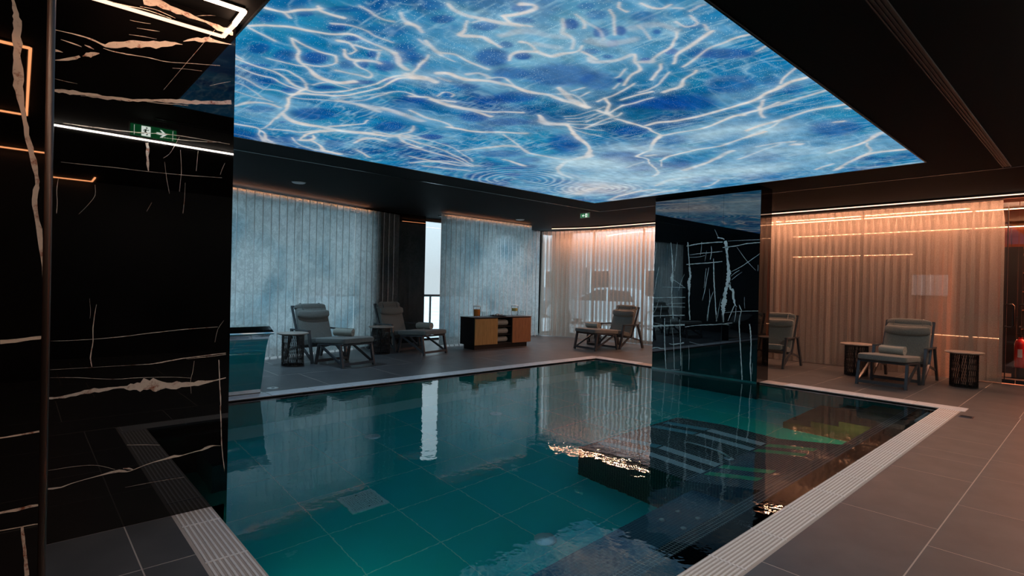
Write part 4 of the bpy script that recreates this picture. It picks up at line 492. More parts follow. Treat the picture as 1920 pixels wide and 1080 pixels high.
colr = lerp(colr, np.array((.50, .66, .74)), sm(.50, .85, .5*vnoise(.8, .35, 81)+.3*vnoise(.3, .15, 82)+.2*vnoise(.12, .06, 83))*sm(5.2, 7.6, GY)*.6)
colr = lerp(colr, np.array((.22, .46, .62)), sm(.55, .85, .6*vnoise(.55, .8, 41)+.4*vnoise(.2, .3, 42))*.45)
near = np.clip(1-np.hypot((GX+2.6)/1.5, (GY-2.6)/1.3), 0, 1); colr = lerp(colr, lite, sm(.1, .9, near)*.55)
teal = np.exp(-((GX+3.0)/.8)**2-((GY-4.0)/.7)**2); colr = lerp(colr, np.array((.003, .07, .17)), teal*.75)
for d in DARK.split(';'):
    x, y, ux, uy, vx, vy, st_ = map(float, d.split(',')); det = ux*vy-uy*vx
    if abs(det) < 1e-6: continue
    a = ((GX-x)*vy-(GY-y)*vx)/det; b = (-(GX-x)*uy+(GY-y)*ux)/det; rr_ = np.sqrt(a*a+b*b)
    colr = lerp(colr, np.array((.003, .056, .27)), (1-sm(.6, 1.15, rr_))*st_*.85)
cream, haze = np.array((.68, .63, .59)), np.array((.44, .62, .71)); stn = vnoise(.22, .22, 51); hz = .6*vnoise(.5, .22, 61)+.4*vnoise(.2, .09, 62)
wob = (vnoise(.10, .10, 21)-.5)*.022+(vnoise(.30, .30, 23)-.5)*.05; wob2 = (vnoise(.10, .10, 22)-.5)*.022+(vnoise(.30, .30, 24)-.5)*.05; GXw, GYw = GX+wob, GY+wob2
for line in STROKES.split(';'):
    inten, rest = line.split('|'); inten = float(inten); P = catmull([tuple(map(float, q.split(','))) for q in rest.split()], 4)
    w = P[:, 2].max(); soft = inten < .58 and w > .09
    mar = w*3+.1; i0, i1 = np.searchsorted(gxv, [P[:, 0].min()-mar, P[:, 0].max()+mar]); j0, j1 = np.searchsorted(gyv, [P[:, 1].min()-mar, P[:, 1].max()+mar])
    if i1 <= i0 or j1 <= j0: continue
    sx, sy = GXw[j0:j1, i0:i1], GYw[j0:j1, i0:i1]; best = np.full(sx.shape, 99.)
    for (xa, ya, wa), (xb, yb, wb_) in zip(P[:-1], P[1:]):
        dx, dy = xb-xa, yb-ya; t = np.clip(((sx-xa)*dx+(sy-ya)*dy)/(dx*dx+dy*dy+1e-9), 0, 1)
        best = np.minimum(best, np.hypot(sx-xa-t*dx, sy-ya-t*dy)/np.maximum((wa+(wb_-wa)*t)*.85, .014))
    if soft: colr[j0:j1, i0:i1] = lerp(colr[j0:j1, i0:i1], haze, np.clip(np.exp(-best**2*.9)*inten*1.25*(.55+.9*hz[j0:j1, i0:i1]), 0, .95))
    else:
        colr[j0:j1, i0:i1] = lerp(colr[j0:j1, i0:i1], haze, np.exp(-(best/2.0)**2)*inten*.26)
        colr[j0:j1, i0:i1] = lerp(colr[j0:j1, i0:i1], cream, (1-sm(.25, 1.05, best))*inten*(.55+.75*stn[j0:j1, i0:i1]).clip(0, 1))
for (x, y, r0, r1, per, am) in ((RINGS)):
    d = np.hypot(GXw-x, GYw-y); env = np.exp(-((d-(r0+r1)/2)/((r1-r0)/2))**2)
    colr = lerp(colr, np.array((.62, .74, .80)), env*np.clip(np.sin(d*2*math.pi/per), 0, 1)*am)
    colr = lerp(colr, np.array((.004, .09, .30)), env*np.clip(-np.sin(d*2*math.pi/per), 0, 1)*am*.6)
me = bpy.data.meshes.new('luminous_ceiling_print'); nv = NX*NY
co = np.stack([GX.ravel(), GY.ravel(), np.full(nv, 2.990)], 1).astype(np.float32)
ii, jj = np.meshgrid(np.arange(NX-1), np.arange(NY-1)); q0 = (jj*NX+ii).ravel()
fc = np.stack([q0, q0+NX, q0+NX+1, q0+1], 1).astype(np.int32)
me.vertices.add(nv); me.vertices.foreach_set('co', co.ravel()); me.loops.add(fc.size); me.loops.foreach_set('vertex_index', fc.ravel())
me.polygons.add(len(fc)); me.polygons.foreach_set('loop_start', np.arange(0, fc.size, 4, dtype=np.int32))
try: me.polygons.foreach_set('loop_total', np.full(len(fc), 4, dtype=np.int32))
except Exception: pass
me.update(calc_edges=True); me.validate()
ca = me.color_attributes.new('print', 'FLOAT_COLOR', 'POINT'); ca.data.foreach_set('color', np.concatenate([colr.reshape(-1, 3), np.ones((nv, 1))], 1).astype(np.float32).ravel())
me.materials.append(M['panel'])
lp = thing('luminous_ceiling', 'backlit stretch ceiling printed with bright blue rippling water', 'ceiling light', (0, 0, 0))
ob('printed_membrane', me, lp)
m = MB(); e = .012
for x0, x1, y0, y1 in ((X0-e, X1+e, YA-e, YA), (X0-e, X1+e, YB, YB+e), (X0-e, X0, YA, YB), (X1, X1+e, YA, YB)): m.box(x0, x1, y0, y1, 2.986, 2.9995)
m.build('edge_profile', 'blackm', lp)
# walls of the shell that close the room
struct(MB().box(4.3, 4.45, -3, 11.9, -.2, 3.2).build('wall_right', 'black')); struct(MB().box(-11.4, 4.45, -3.15, -3.0, -.2, 3.2).build('wall_back', 'black'))
struct(MB().box(-11.4, -5.2, -.65, -.5, -.2, 3.2).build('wall_left', 'black'))
# ---- near pillar: one polished slab with veins, and the block nearer the camera
np_ = struct(MB().box(-5.2, -3.691, -3.0, .97, 0, 3.0).build('pillar_near', 'black'), 'near pillar clad in polished black marble with cream veins')
MB().box(-3.71, -3.69, .05, .97, 0.0, 3.0).build('marble_slab', 'marble', np_)
MB().box(-5.2, -3.69, .97, .985, ZP, 3.0).build('marble_slab', 'marble', np_)
ribbons(VN, lambda y, z, l: (-3.69+l, y, z), .0008, .02, .55, (.0, .969, .0, 2.999)).build('veining', 'vein', np_, kind='stuff')
nb = struct(MB().box(-3.6, -2.62, -3.0, .06, 0, 3.0).build('wall_near', 'black'), 'black marble wall end beside the camera with one thick cream vein')
MB().box(-2.62, -2.60, -2.0, .066, 0, 3.0).build('marble_slab', 'marble', nb)
ribbons(VL, lambda y, z, l: (-2.60+l, y, z), .0008, .02, .4, (-.6, .066, 0, 3)).build('veining', 'vein', nb, kind='stuff')
m = MB(); m.tube([(-2.625, .072, 0.0), (-2.625, .072, 3.0)], .020, 14); m.build('corner_trim', 'bronze', nb, True)
# ---- centre pillar standing on the far pool edge
CX0, CX1, CY = -5.45, -3.60, 8.35
cp = struct(MB().box(CX0+.01, CX1-.01, CY+.02, 8.74, ZP, 3.0).build('pillar_center', 'black'), 'blue-black marble pillar with pale veins on the far pool edge')
xs = [CX0, -4.81, -4.19, CX1]; zs = [ZP, .885, 2.215, 3.0]
for i in range(3):
    for j in range(3): MB().box(xs[i]+.0015, xs[i+1]-.0015, CY, CY+.02, zs[j]+.0015, zs[j+1]-.0015).build('marble_panel', 'marble2', cp)
for j in range(3): MB().box(CX1-.01, CX1, CY+.0015, 8.75, zs[j]+.0015, zs[j+1]-.0015).build('marble_panel', 'marble', cp); MB().box(CX0, CX0+.01, CY+.0215, 8.75, zs[j]+.0015, zs[j+1]-.0015).build('marble_panel', 'marble', cp)
ribbons(VC, lambda x, z, l: (x, CY-l, z), .001, .02, .6, (CX0+.002, CX1-.002, -.02, 2.999)).build('veining', 'vein2', cp, kind='stuff')
MB().box(CX0, CX1+.002, CY-.012, CY, -.03, .012).build('base_trim', 'steel', cp)
# ---- column between the blinds
bc = struct(MB().box(-11.38, -11.03, 5.60, 7.20, 0, 3.0).build('pillar_window', 'marble'), 'black marble column between the two frosted blinds')
# ---- window wall behind the blinds
wl = struct(MB().box(-11.44, -11.38, -.5, 11.9, -.05, .04).box(-11.44, -11.38, -.5, 11.9, 2.93, 3.0).build('window_1', 'blackm'), 'glazed front behind the frosted blinds')
PG = MB().box(-.003, .003, -1.17, 1.17, 0, 2.89).mesh('pane', 'glass')
for k in range(5):
    y = .72+k*2.4; ob('pane', PG, wl, loc=(-11.41, y, .04))
    MB().box(-11.44, -11.38, y+1.17, y+1.23, .04, 2.93).build('mullion', 'blackm', wl)
w2 = struct(MB().box(-11.44, -1.62, 11.95, 12.0, -.05, .05).box(-11.44, -1.62, 11.95, 12.0, 2.95, 3.0).build('window_2', 'blackm'), 'glazed partition behind the sheer curtains')
PG2 = MB().box(-.80, .80, -.003, .003, 0, 2.9).mesh('pane_far', 'glass')
for k in range(6):
    ob('pane', PG2, w2, loc=(-10.6+1.64*k, 11.975, .05)); MB().box(-10.6+1.64*k+.80, -10.6+1.64*k+.84, 11.95, 12.0, .05, 2.95).build('mullion', 'blackm', w2)
# ------------------------------------------------------------------ blinds
def blind(label, p0, p1, n, ztop, turn):
    p0, p1 = Vector(p0), Vector(p1); d = (p1-p0); L_ = d.length; ang = math.atan2(d.y, d.x)
    t = thing('vertical_blind', label, 'blind', (p0.x, p0.y, 0), ang)
    w = L_/n*1.17; sm_ = MB()
    zt = ztop
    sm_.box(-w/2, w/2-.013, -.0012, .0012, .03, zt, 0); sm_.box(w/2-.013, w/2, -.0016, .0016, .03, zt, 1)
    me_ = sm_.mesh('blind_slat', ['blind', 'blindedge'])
    for k in range(n):
        o = ob('slat', me_, t, loc=(L_*(k+.5)/n, 0, 0)); o.rotation_euler = (0, 0, turn + random.uniform(-.04, .04))
    MB().box(0, L_, .085, .125, zt-.05, zt-.024).build('head_rail', 'blackm', t)
    for k in range(n): MB().box(L_*(k+.5)/n-.004, L_*(k+.5)/n+.004, -.004, .09, zt-.04, zt-.034).build('carrier', 'blackm', t)
    m = MB()
    for k in range(n): m.lathe([(0, .0), (.012, .006), (.014, .018), (.010, .028), (0, .03)], 8, (L_*(k+.5)/n+.4*L_/n*math.cos(turn), .4*L_/n*math.sin(turn), 0))
    m.build('bottom_weight', 'white', t, True, kind='stuff')
    return t
blind('wide frosted vertical blind behind the dark lounge chairs', (-9.80, 2.40), (-10.86, 6.38), 26, 2.935, R(189))
blind('frosted blind behind the steel waterfall, mostly hidden by the near marble pillar', (-10.06, -.45), (-9.98, 2.32), 17, 2.935, R(189))
blind('frosted vertical blind behind the wooden cabinet', (-10.02, 6.95), (-10.12, 9.85), 21, 2.955, R(189))
blind('narrow frosted blind strip set back next to the sheer curtain', (-10.70, 9.95), (-10.76, 10.80), 6, 2.93, R(189))
# ------------------------------------------------------------------ sheer curtains
def curtain(label, path, ztop, pitch, amp, seed):
    rng = np.random.default_rng(seed); P = catmull([(x, y, 0) for x, y in path], 12)[:, :2]
    seg = np.r_[0, np.cumsum(np.hypot(*np.diff(P, axis=0).T))]; L_ = seg[-1]; per = 12; n = int(L_/pitch)*per
    s_ = np.linspace(0, L_, n); x = np.interp(s_, seg, P[:, 0]); y = np.interp(s_, seg, P[:, 1])
    dx, dy = np.gradient(x), np.gradient(y); h = np.hypot(dx, dy); nx_, ny_ = -dy/h, dx/h
    ph = 2*math.pi*s_/pitch; jit = np.interp(s_, np.linspace(0, L_, 40), rng.normal(0, .9, 40)); am2 = np.interp(s_, np.linspace(0, L_, 60), rng.uniform(.45, 1.25, 60))
    rows = [0.012, .35, .8, 1.3, 1.8, 2.3, 2.6, 2.8, ztop-.06, ztop]; t = thing('sheer_curtain', label, 'curtain', (0, 0, 0)); m = MB(); vs = []
    for z in rows:
        k = (1-z/ztop); a = amp*(.75+.25*k)*np.where(z > 2.75, 1, am2); off = a*np.sin(ph+jit*k*1.2)+.35*a*np.sin(2.1*ph+jit)*k; tan = .36*pitch*np.sin(2*ph+jit*.4)*(.7+.3*k)*(z < 2.75)+.10*pitch*np.sin(2*ph)
        vs += [(x[i]+nx_[i]*off[i]+dx[i]/h[i]*tan[i], y[i]+ny_[i]*off[i]+dy[i]/h[i]*tan[i], z) for i in range(n)]
    fs = [(j*n+i, j*n+i+1, (j+1)*n+i+1, (j+1)*n+i) for j in range(len(rows)-1) for i in range(n-1)]
    m.add(vs, fs); m.build('cloth', 'sheer', t, True)
    m = MB(); m.tube([(x[i], y[i], ztop+.012) for i in range(0, n, 30)]+[(x[-1], y[-1], ztop+.012)], .012, 6); m.build('curtain_track', 'blackm', t)
    return t
curtain('pale sheer curtain with daylight and street behind it', [(-10.85, 10.96), (-10.5, 11.06), (-9.9, 11.3), (-9.0, 11.5), (-7.4, 11.58), (-5.0, 11.58)], 2.93, .125, .042, 3)
curtain('warm lit sheer curtain behind the chairs by the glass door', [(-4.92, 11.58), (-3.5, 11.6), (-1.17, 11.62)], 2.93, .118, .042, 4)
# ------------------------------------------------------------------ light lines
def led(label, pts, w=.022, mt='led', h=.014, group=None, housing=.012, prof='blackm', under=1, lip=None):
    t = thing('led_strip', label, 'light', pts[0], group=group); o0 = Vector(pts[0]); m = MB(); g = MB()
    for p, q in zip(pts, pts[1:]):
        p, q = Vector(p)-o0, Vector(q)-o0; m.bar(p, q, w, h); g.bar(p+Vector((0, 0, h*under)), q+Vector((0, 0, h*under)), w+housing, h)
    if lip:  # lip added to keep the strip's light off the ceiling and near deck
        c = MB(); m2 = MB()
        for p, q in zip(pts, pts[1:]):
            p, q = Vector(p)-o0, Vector(q)-o0; nrm = (q-p).cross(Vector((0, 0, 1))).normalized()*lip; c.bar(p+nrm+Vector((0, 0, .008)), q+nrm+Vector((0, 0, .008)), .006, .058); m2.bar(p+nrm*1.12+Vector((0, 0, -.006)), q+nrm*1.12+Vector((0, 0, -.006)), .006, .016)
        c.build('light_shield_lip', 'black', t); m2.build('light_line', 'ledv', t)
    m.build('diffuser', mt, t); g.build('profile', prof, t); return t
led('warm light line over the pale sheer curtain', [(-10.25, 10.76, 2.962), (-9.7, 11.0, 2.962), (-9.0, 11.20, 2.962), (-5.0, 11.28, 2.962)], lip=.05)
led('warm light line over the curtain beside the glass door', [(-4.9, 11.28, 2.962), (-.2, 11.31, 2.962)], lip=.05)
led('angled light line on the ceiling meeting the near marble pillar', [(-3.46, -1.6, 2.978), (-3.46, .97, 2.978), (-3.69, .975, 2.978)], .021, 'ledw')
led('long light line on the ceiling above the open deck', [(.12, .24, 2.978), (.12, 10.2, 2.978)], .019, 'ledn')
led('stepped warm light line on the ceiling behind the camera end of the deck', [(-.10, -2.5, 2.978), (-.10, .045, 2.978), (2.05, .045, 2.978), (2.05, -2.5, 2.978)], .018, 'leds')
led('short angled light line on the ceiling near the side wall', [(4.1, -.6, 2.978), (4.1, .9, 2.978), (3.6, .9, 2.978)], .02, 'leds')
led('hidden warm light line above the wide frosted blind', [(-9.90, 2.37, 2.922), (-10.75, 5.56, 2.922)], .03, 'leds', .008, under=-1)
led('hidden warm light line above the blind behind the cabinet', [(-10.13, 7.10, 2.942), (-10.225, 9.846, 2.942)], .03, 'leds', .008, under=-1)
# ------------------------------------------------------------------ ceiling fittings
sl = thing('slot_diffuser', 'long dark linear air slot in the ceiling', 'vent', (-.885, 1.0, 2.9995))
L_ = 7.99
for x in (-.040, .032): MB().box(x, x+.008, 0, L_, -.012, 0).build('flange', 'blackm', sl)
MB().box(-.032, .032, 0, L_, -.002, 0).build('slot', 'black', sl)
for x in (-.013, .009): MB().box(x, x+.004, 0, L_, -.008, 0).build('blade', 'blackm', sl)
sp = thing('ceiling_disc', 'round white ceiling disc in front of the wide frosted blind', 'ceiling light', (-8.885, 3.352, 3.0), group='white ceiling discs')
MB().lathe([(.105, 0), (.105, -.012), (.09, -.022), (.05, -.028), (0, -.03)], 28).build('cover', 'white', sp, True)
MB().lathe([(.112, 0), (.112, -.006), (.104, -.010)], 28).build('rim', 'blackm', sp, True)
for x, y in ((-8.885, 3.352), (-9.62, 8.96), (-9.75, 2.35)):
    l = bpy.data.lights.new('added_downlight', 'SPOT'); l.spot_size = R(125); l.spot_blend = 1.0; l.shadow_soft_size = .035; l.energy = 75; l.color = (.50, .78, 1.0); lo = bpy.data.objects.new('added_downlight', l); COL.objects.link(lo); lo.location = (x, y, 2.962)  # spots added at the discs to brighten the deck and chairs
copy_thing(sp, (-9.62, 8.96, 3.0), 0, 'round white ceiling disc above the cabinet with the drinks')
copy_thing(sp, (-9.75, 2.35, 3.0), 0, 'round white ceiling disc partly hidden by the near marble pillar')
# exit signs
def exit_sign(label, loc, rz, w, h, flip, sfx=''):
    t = thing('exit_sign', label, 'sign', loc, rz)
    MB().box(-w/2-.008, w/2+.008, -.010, .012, -h, .012).build('housing', 'white', t)
    f_ = MB(); yf = -.0115; f_.box(-w/2, w/2, yf, -.0095, -h+.006, -.006); f_.build('sign_face', 'signgreen'+sfx, t)
    p = MB(); k = h*.84; cx_ = w*.17*flip; yb, y1 = yf-.0012, yf
    def quad(pts): p.add([(a, y1, b) for a, b in pts]+[(a, yb, b) for a, b in pts], [tuple(range(len(pts))), tuple(range(2*len(pts)-1, len(pts)-1, -1))]+[(i, (i+1) % len(pts), len(pts)+(i+1) % len(pts), len(pts)+i) for i in range(len(pts))])
    c0 = -h/2-.0
    quad([(cx_-k*.36, c0-k*.46), (cx_+k*.36, c0-k*.46), (cx_+k*.36, c0+k*.46), (cx_-k*.36, c0+k*.46)])
    a = -w*.17*flip; s2 = -flip*1.0     # arrow points away from the doorway
    for pts in ([(a+s2*k*.42, c0), (a, c0+k*.36), (a-s2*k*.14, c0+k*.36), (a+s2*k*.16, c0)], [(a+s2*k*.42, c0), (a+s2*k*.16, c0), (a-s2*k*.14, c0-k*.36), (a, c0-k*.36)], [(a+s2*k*.25, c0+k*.09), (a-s2*k*.42, c0+k*.09), (a-s2*k*.42, c0-k*.09), (a+s2*k*.25, c0-k*.09)]): quad(pts)
    for x in (-w*.42, w*.42): quad([(x-.0012, c0-k*.45), (x+.0012, c0-k*.45), (x+.0012, c0+k*.45), (x-.0012, c0+k*.45)])
    p.build('pictogram', 'signwhite'+sfx, t)
    g = MB(); s3 = -flip; yb2 = yf-.0024
    def line(pts, r_): g.tube([(cx_+s3*x*k, yb2, c0+z*k) for x, z in pts], r_*k, 5)
    line([(0.0, .18), (-.06, -.06)], .075); line([(-.06, -.06), (.10, -.16), (.06, -.36)], .05); line([(-.06, -.06), (-.16, -.22), (-.30, -.24)], .05); line([(.0, .17), (.14, .08), (.22, .16)], .035); line([(-.0, .17), (-.15, .12), (-.2, -.0)], .035)
    g.cushion(cx_+s3*.05*k, yb2, c0+.31*k, .07*k, .003, .07*k, 1, 1, nu=10, nv=6); g.build('running_figure', 'signgreen', t)
    for x in (-w*.3, w*.3): MB().box(x-.003, x+.003, -.002, .004, .012, 3.0-loc[2]).build('hanger', 'steel', t)
    return t
exit_sign('hanging green exit sign above the curtain corner', (-7.50, 8.86, 2.955), R(0), .24, .095, 1)
exit_sign('green exit sign seen mirrored in the near marble pillar', (-.71, 1.02, 2.955), R(-90), .40, .13, 1, '2')
# ------------------------------------------------------------------ lounge chairs with footstools
def make_chair():
    t = thing('lounge_chair', '', 'chair', group='lounge chairs around the pool'); hw = .335
    for s in (-1, 1):
        y = s*(hw+.015); F_ = 'frame'
        MB().bar((.20, y, .545), (.745, y, .545), .05, .026).build('arm', F_, t)
        MB().bar((.725, y, .54), (.84, y*.985, 0), .036, .05, (1, 0, 0)).build('front_leg', F_, t)
        MB().bar((.225, y, .54), (.045, y*1.02, 0), .036, .05, (1, 0, 0)).build('rear_leg', F_, t)
        MB().bar((.825, y*.985, .05), (.50, y*.97, .275), .030, .036, (1, 0, 0)).build('brace', F_, t)
        MB().bar((.10, y, .17), (.46, y*.97, .255), .026, .034, (1, 0, 0)).build('side_rail', F_, t)
        MB().bar((.43, y*.93, .235), (.165, y*.93, .945), .030, .034, (1, 0, 0)).build('back_frame', F_, t)
    MB().bar((.165, -hw, .938), (.165, hw, .938), .034, .034).build('top_rail', 'frame', t)
    MB().bar((.47, -hw, .25), (.47, hw, .25), .03, .03).build('seat_rail', 'frame', t); MB().bar((.79, -hw, .335), (.79, hw, .335), .03, .03).build('seat_rail', 'frame', t)
    # seat cushion slopes back
    c, s = math.cos(R(12)), math.sin(R(12))
    MB().cushion(.60, 0, .342, .235, .315, .062, .22, .35, lambda x, y, z: (c*x-s*z, y, s*x*1.0+c*z-.012*(1-(y/.32)**2)), 36, 10).build('seat_cushion', 'fabric', t, True)
    # back cushion leans; local axis along the back
    ax = Vector((.165-.43, 0, .945-.235)).normalized(); nx_ = Vector((ax.z, 0, -ax.x))
    def back(x, y, z): p = ax*x + nx_*(z + .018*math.sin(x*9)*.6); return (p.x, y*(1-.03*(x/.36)), p.z)
    MB().cushion(.30+.045, 0, .59, .355, .315, .052, .20, .4, lambda x, y, z: back(x, y, z), 40, 10).build('back_cushion', 'fabric', t, True)
    MB().cushion(.185+.035, 0, .925, .062, .312, .055, .6, .6, lambda x, y, z: back(x, y, z), 26, 10).build('top_roll', 'fabric', t, True)
    MB().cushion(.215+.105, 0, .805, .078, .312, .062, .5, .7, lambda x, y, z: back(x - .024*(1-(y/.3)**2)*1.0, y*1.02, z+.012), 30, 10).build('head_pillow', 'fabric', t, True)
    for y in (-.19, .19):
        pts = [(.315, y, .85), (.29, y, .90), (.265, y, .955), (.21, y, .988), (.16, y, .965), (.135, y, .90), (.14, y, .84)]
        m = MB(); C = catmull(pts, 3)
        for p, q in zip(C[:-1], C[1:]): m.bar(p, q, .022, .004, (0, 1, 0))
        m.build('strap', 'fabric', t)
    return t
def make_stool():
    t = thing('footstool', '', 'footstool', group='footstools of the lounge chairs'); hw = .31    # local x: 0 rear, .75 front
    MB().cushion(.40, 0, .415, .40, .325, .052, .16, .35, lambda x, y, z: (x, y, z+x*.045+.006*math.sin(x*7)), 36, 10).build('cushion', 'fabric', t, True)
    for s in (-1, 1):
        y = s*hw
        MB().bar((.70, y, .37), (.775, y*1.02, 0), .036, .045, (1, 0, 0)).build('leg', 'frame', t)
        MB().bar((.13, y, .335), (.055, y*1.02, 0), .036, .045, (1, 0, 0)).build('leg', 'frame', t)
        MB().bar((.76, y, .05), (.16, y, .325), .028, .034, (1, 0, 0)).build('brace', 'frame', t)
        MB().bar((.10, y, .34), (.73, y, .375), .03, .028).build('top_rail', 'frame', t)
    MB().bar((.765, -hw, .055), (.765, hw, .055), .03, .045).build('low_rail', 'frame', t); MB().bar((.068, -hw, .055), (.068, hw, .055), .03, .045).build('low_rail', 'frame', t)
    MB().bar((.71, -hw, .365), (.71, hw, .365), .03, .028).build('top_rail', 'frame', t); MB().bar((.12, -hw, .335), (.12, hw, .335), .03, .028).build('top_rail', 'frame', t)
    return t
CH = [((-9.62, 1.97), 10, 'lounge chair behind the steel pool waterfall'), ((-9.925, 3.87), 11.5, 'dark lounge chair in front of the wide blind beside the table with lit mesh'), ((-10.555, 5.80), 12.5, 'dark lounge chair beside the black column and clear window gap'),
      ((-7.72, 10.95), -94, 'lounge chair in the curtain corner with its footstool towards the pool'), ((-4.27, 11.05), -91, 'lounge chair half hidden behind the blue-black marble pillar'), ((-2.235, 11.2), -92, 'lounge chair standing between two round tables before the warm curtain')]
SL = ['footstool half hidden by the steel waterfall', 'footstool of the chair in front of the wide blind', 'footstool of the chair beside the black column', 'footstool in the curtain corner, side towards the cabinet', 'footstool hidden behind the blue-black pillar', 'footstool with bluish gleaming frame between two round tables']
chair0, stool0 = make_chair(), make_stool()
chairs = []
for i, ((x, y), a, lab) in enumerate(CH):
    a = R(a); sx, sy = x+.84*math.cos(a), y+.84*math.sin(a)
    if i == 0:
        for o, l, p in ((chair0, lab, (x, y, 0)), (stool0, SL[0], (sx, sy, 0))): o['label'] = l; o.location = p; o.rotation_euler = (0, 0, a)
    else: copy_thing(chair0, (x, y, 0), a, lab); copy_thing(stool0, (sx, sy, 0), a, SL[i]) if i != 4 else None
# rolled towels
def make_towel():
    t = thing('rolled_towel', '', 'towel', group='rolled towels'); m = MB(); N_ = 74; turns = 3.2; L2 = .165; vs = []
    for k in range(N_):
        th = k/(N_-1)*turns*2*math.pi; rad = .012+.058*(k/(N_-1)); th0 = .0085
        for rr_ in (rad-th0, rad+th0):
            for x in (-L2, -L2*.9, L2*.9, L2):
                q = rr_*(1 if abs(x) < L2 else .985); vs.append((x, math.cos(th)*q*1.08, .068+math.sin(th)*q*.93))
    def I(k, s, j): return k*8+s*4+j
    fs = []
    for k in range(N_-1):
        for s in (0, 1):
            for j in range(3): fs.append((I(k, s, j), I(k+1, s, j), I(k+1, s, j+1), I(k, s, j+1)))
        for j in (0, 3): fs.append((I(k, 0, j), I(k+1, 0, j), I(k+1, 1, j), I(k, 1, j)))
    for k in (0, N_-1):
        for j in range(3): fs.append((I(k, 0, j), I(k, 1, j), I(k, 1, j+1), I(k, 0, j+1)))
    m.add(vs, fs); m.build('towel_roll', 'towel', t, True)
    MB().box(.04, .075, -.012, .012, .1335, .1345).build('care_label', 'blackm', t)
    return t
tw = make_towel()
def on_stool(i, fx, fy): (x, y), a, _ = CH[i]; a = R(a); d = .84+fx; return (x+d*math.cos(a)-fy*math.sin(a), y+d*math.sin(a)+fy*math.cos(a), .471+.045*(fx-.4)), a
TW = [(*on_stool(1, .33, .03), 28, 'rolled towel on the footstool before the wide blind'), (*on_stool(2, .40, .06), 12, 'rolled towel on the footstool beside the black column'), (*on_stool(3, .50, -.02), 94, 'rolled towel on the footstool in the curtain corner'), (*on_stool(5, .44, .05), 84, 'rolled towel on the footstool between two round tables')]
for i, (p, a, da, lab) in enumerate(TW):
    if i == 0: tw.location = p; tw.rotation_euler = (0, 0, a+R(da)); tw['label'] = lab
    else: copy_thing(tw, p, a+R(da), lab)
# side tables: round top over a drum of woven wire
def make_table():
    t = thing('side_table', '', 'table', group='round side tables'); rt, rb, h = .243, .170, .512
    MB().lathe([(0, h), (rt-.02, h), (rt, h+.010), (rt, h+.020), (rt-.006, h+.026), (0, h+.026)], 40).build('table_top', 'tabletop', t, True)
    MB().lathe([(rb+.006, 0), (rb+.006, .016), (rb-.012, .016), (rb-.012, 0)], 32).build('base_ring', 'blackm', t, True)
    MB().lathe([(rb+.004, h-.014), (rb+.004, h), (rb-.012, h), (rb-.012, h-.014)], 32).build('top_ring', 'blackm', t, True)
    m = MB(); n = 38
    for k in range(n):
        for sg in (-1, 1):
            pts = []
            for q in range(13):
                z = .012+(h-.024)*q/12; a = 2*math.pi*k/n+sg*(q/12*2*math.pi/n*2.5); rr_ = rb+sg*.002*(1 if q % 2 else -1)
                pts.append((rr_*math.cos(a), rr_*math.sin(a), z))
            m.tube(pts, .0036, 4, cap=False)
    m.build('woven_side', 'blackm', t, kind='stuff')
    for k in range(4):
        a = math.pi/4+k*math.pi/2; MB().bar((rb*.96*math.cos(a), rb*.96*math.sin(a), .01), (rb*.96*math.cos(a), rb*.96*math.sin(a), h-.005), .014, .014).build('post', 'blackm', t)
    return t
tb = make_table()
for i, (x, y, lab) in enumerate(((-9.07, 3.383, 'round side table before the wide blind, blind glowing through its mesh'), (-9.64, 5.31, 'round side table beside the chair near the black column'), (-8.45, 10.42, 'round side table behind the footstool in the curtain corner'), (-2.90, 10.62, 'round side table with pale top between the marble pillar and the bluish footstool'), (-1.49, 10.76, 'round side table with pale top next to the glass door'))):
    if i == 0: tb.location = (x, y, 0); tb['label'] = lab
    else: copy_thing(tb, (x, y, 0), R(17*i), lab)
# ------------------------------------------------------------------ cabinet with drinks
CB = (-9.05, 7.18, 0.0)      # front left corner; front faces +x, runs along +y
cb = thing('sideboard', 'dark sideboard with two wooden doors and an open niche of towels', 'cabinet', CB); Lc, Dc, zb, zt = 1.68, .50, .10, .695
c = MB()
c.box(-Dc, -.018, 0, .02, zb, zt-.015); c.box(-Dc, -.018, Lc-.02, Lc, zb, zt-.015); c.box(-Dc, -.018, .02, Lc-.02, zb, zb+.02); c.box(-Dc, -Dc+.012, .02, Lc-.02, zb+.02, zt-.015)
c.box(-Dc, -.018, .645, .665, zb+.02, zt-.015); c.box(-Dc, -.018, 1.075, 1.095, zb+.02, zt-.015); c.build('body', 'blackm', cb)
MB().slab(-Dc-.005, .004, -.005, Lc+.005, zt-.015, zt, .003).build('counter_top', 'blackm', cb); MB().box(-Dc+.06, -.08, .06, Lc-.06, 0, zb).build('plinth', 'black', cb)
for y0, y1, mt, lab in ((.012, .652, 'oak', None), (1.09, 1.668, 'walnut', 'door of redder wood')):
    d = MB().slab(-.018, 0, y0, y1, zb+.004, zt-.03, .001).build('door', mt, cb)
    if lab: d['label'] = lab
    n_ = 6
    for k in range(n_): MB().box(0, .0025, y0+(y1-y0)*k/n_+.0015, y0+(y1-y0)*(k+1)/n_-.0015, zb+.006, zt-.032).build('plank', mt, d)
for z in (.29, .475): MB().box(-Dc+.012, -.03, .665, 1.075, z, z+.014).build('shelf', 'blackm', cb)
for z, lab in ((.122, 'rolled towel in the lowest compartment of the sideboard niche'), (.306, 'rolled towel in the middle compartment of the sideboard niche'), (.491, 'rolled towel in the top compartment of the sideboard niche')):
    copy_thing(tw, (CB[0]-.16, CB[1]+.865, z), R(90+(4 if z < .2 else -3)), lab)
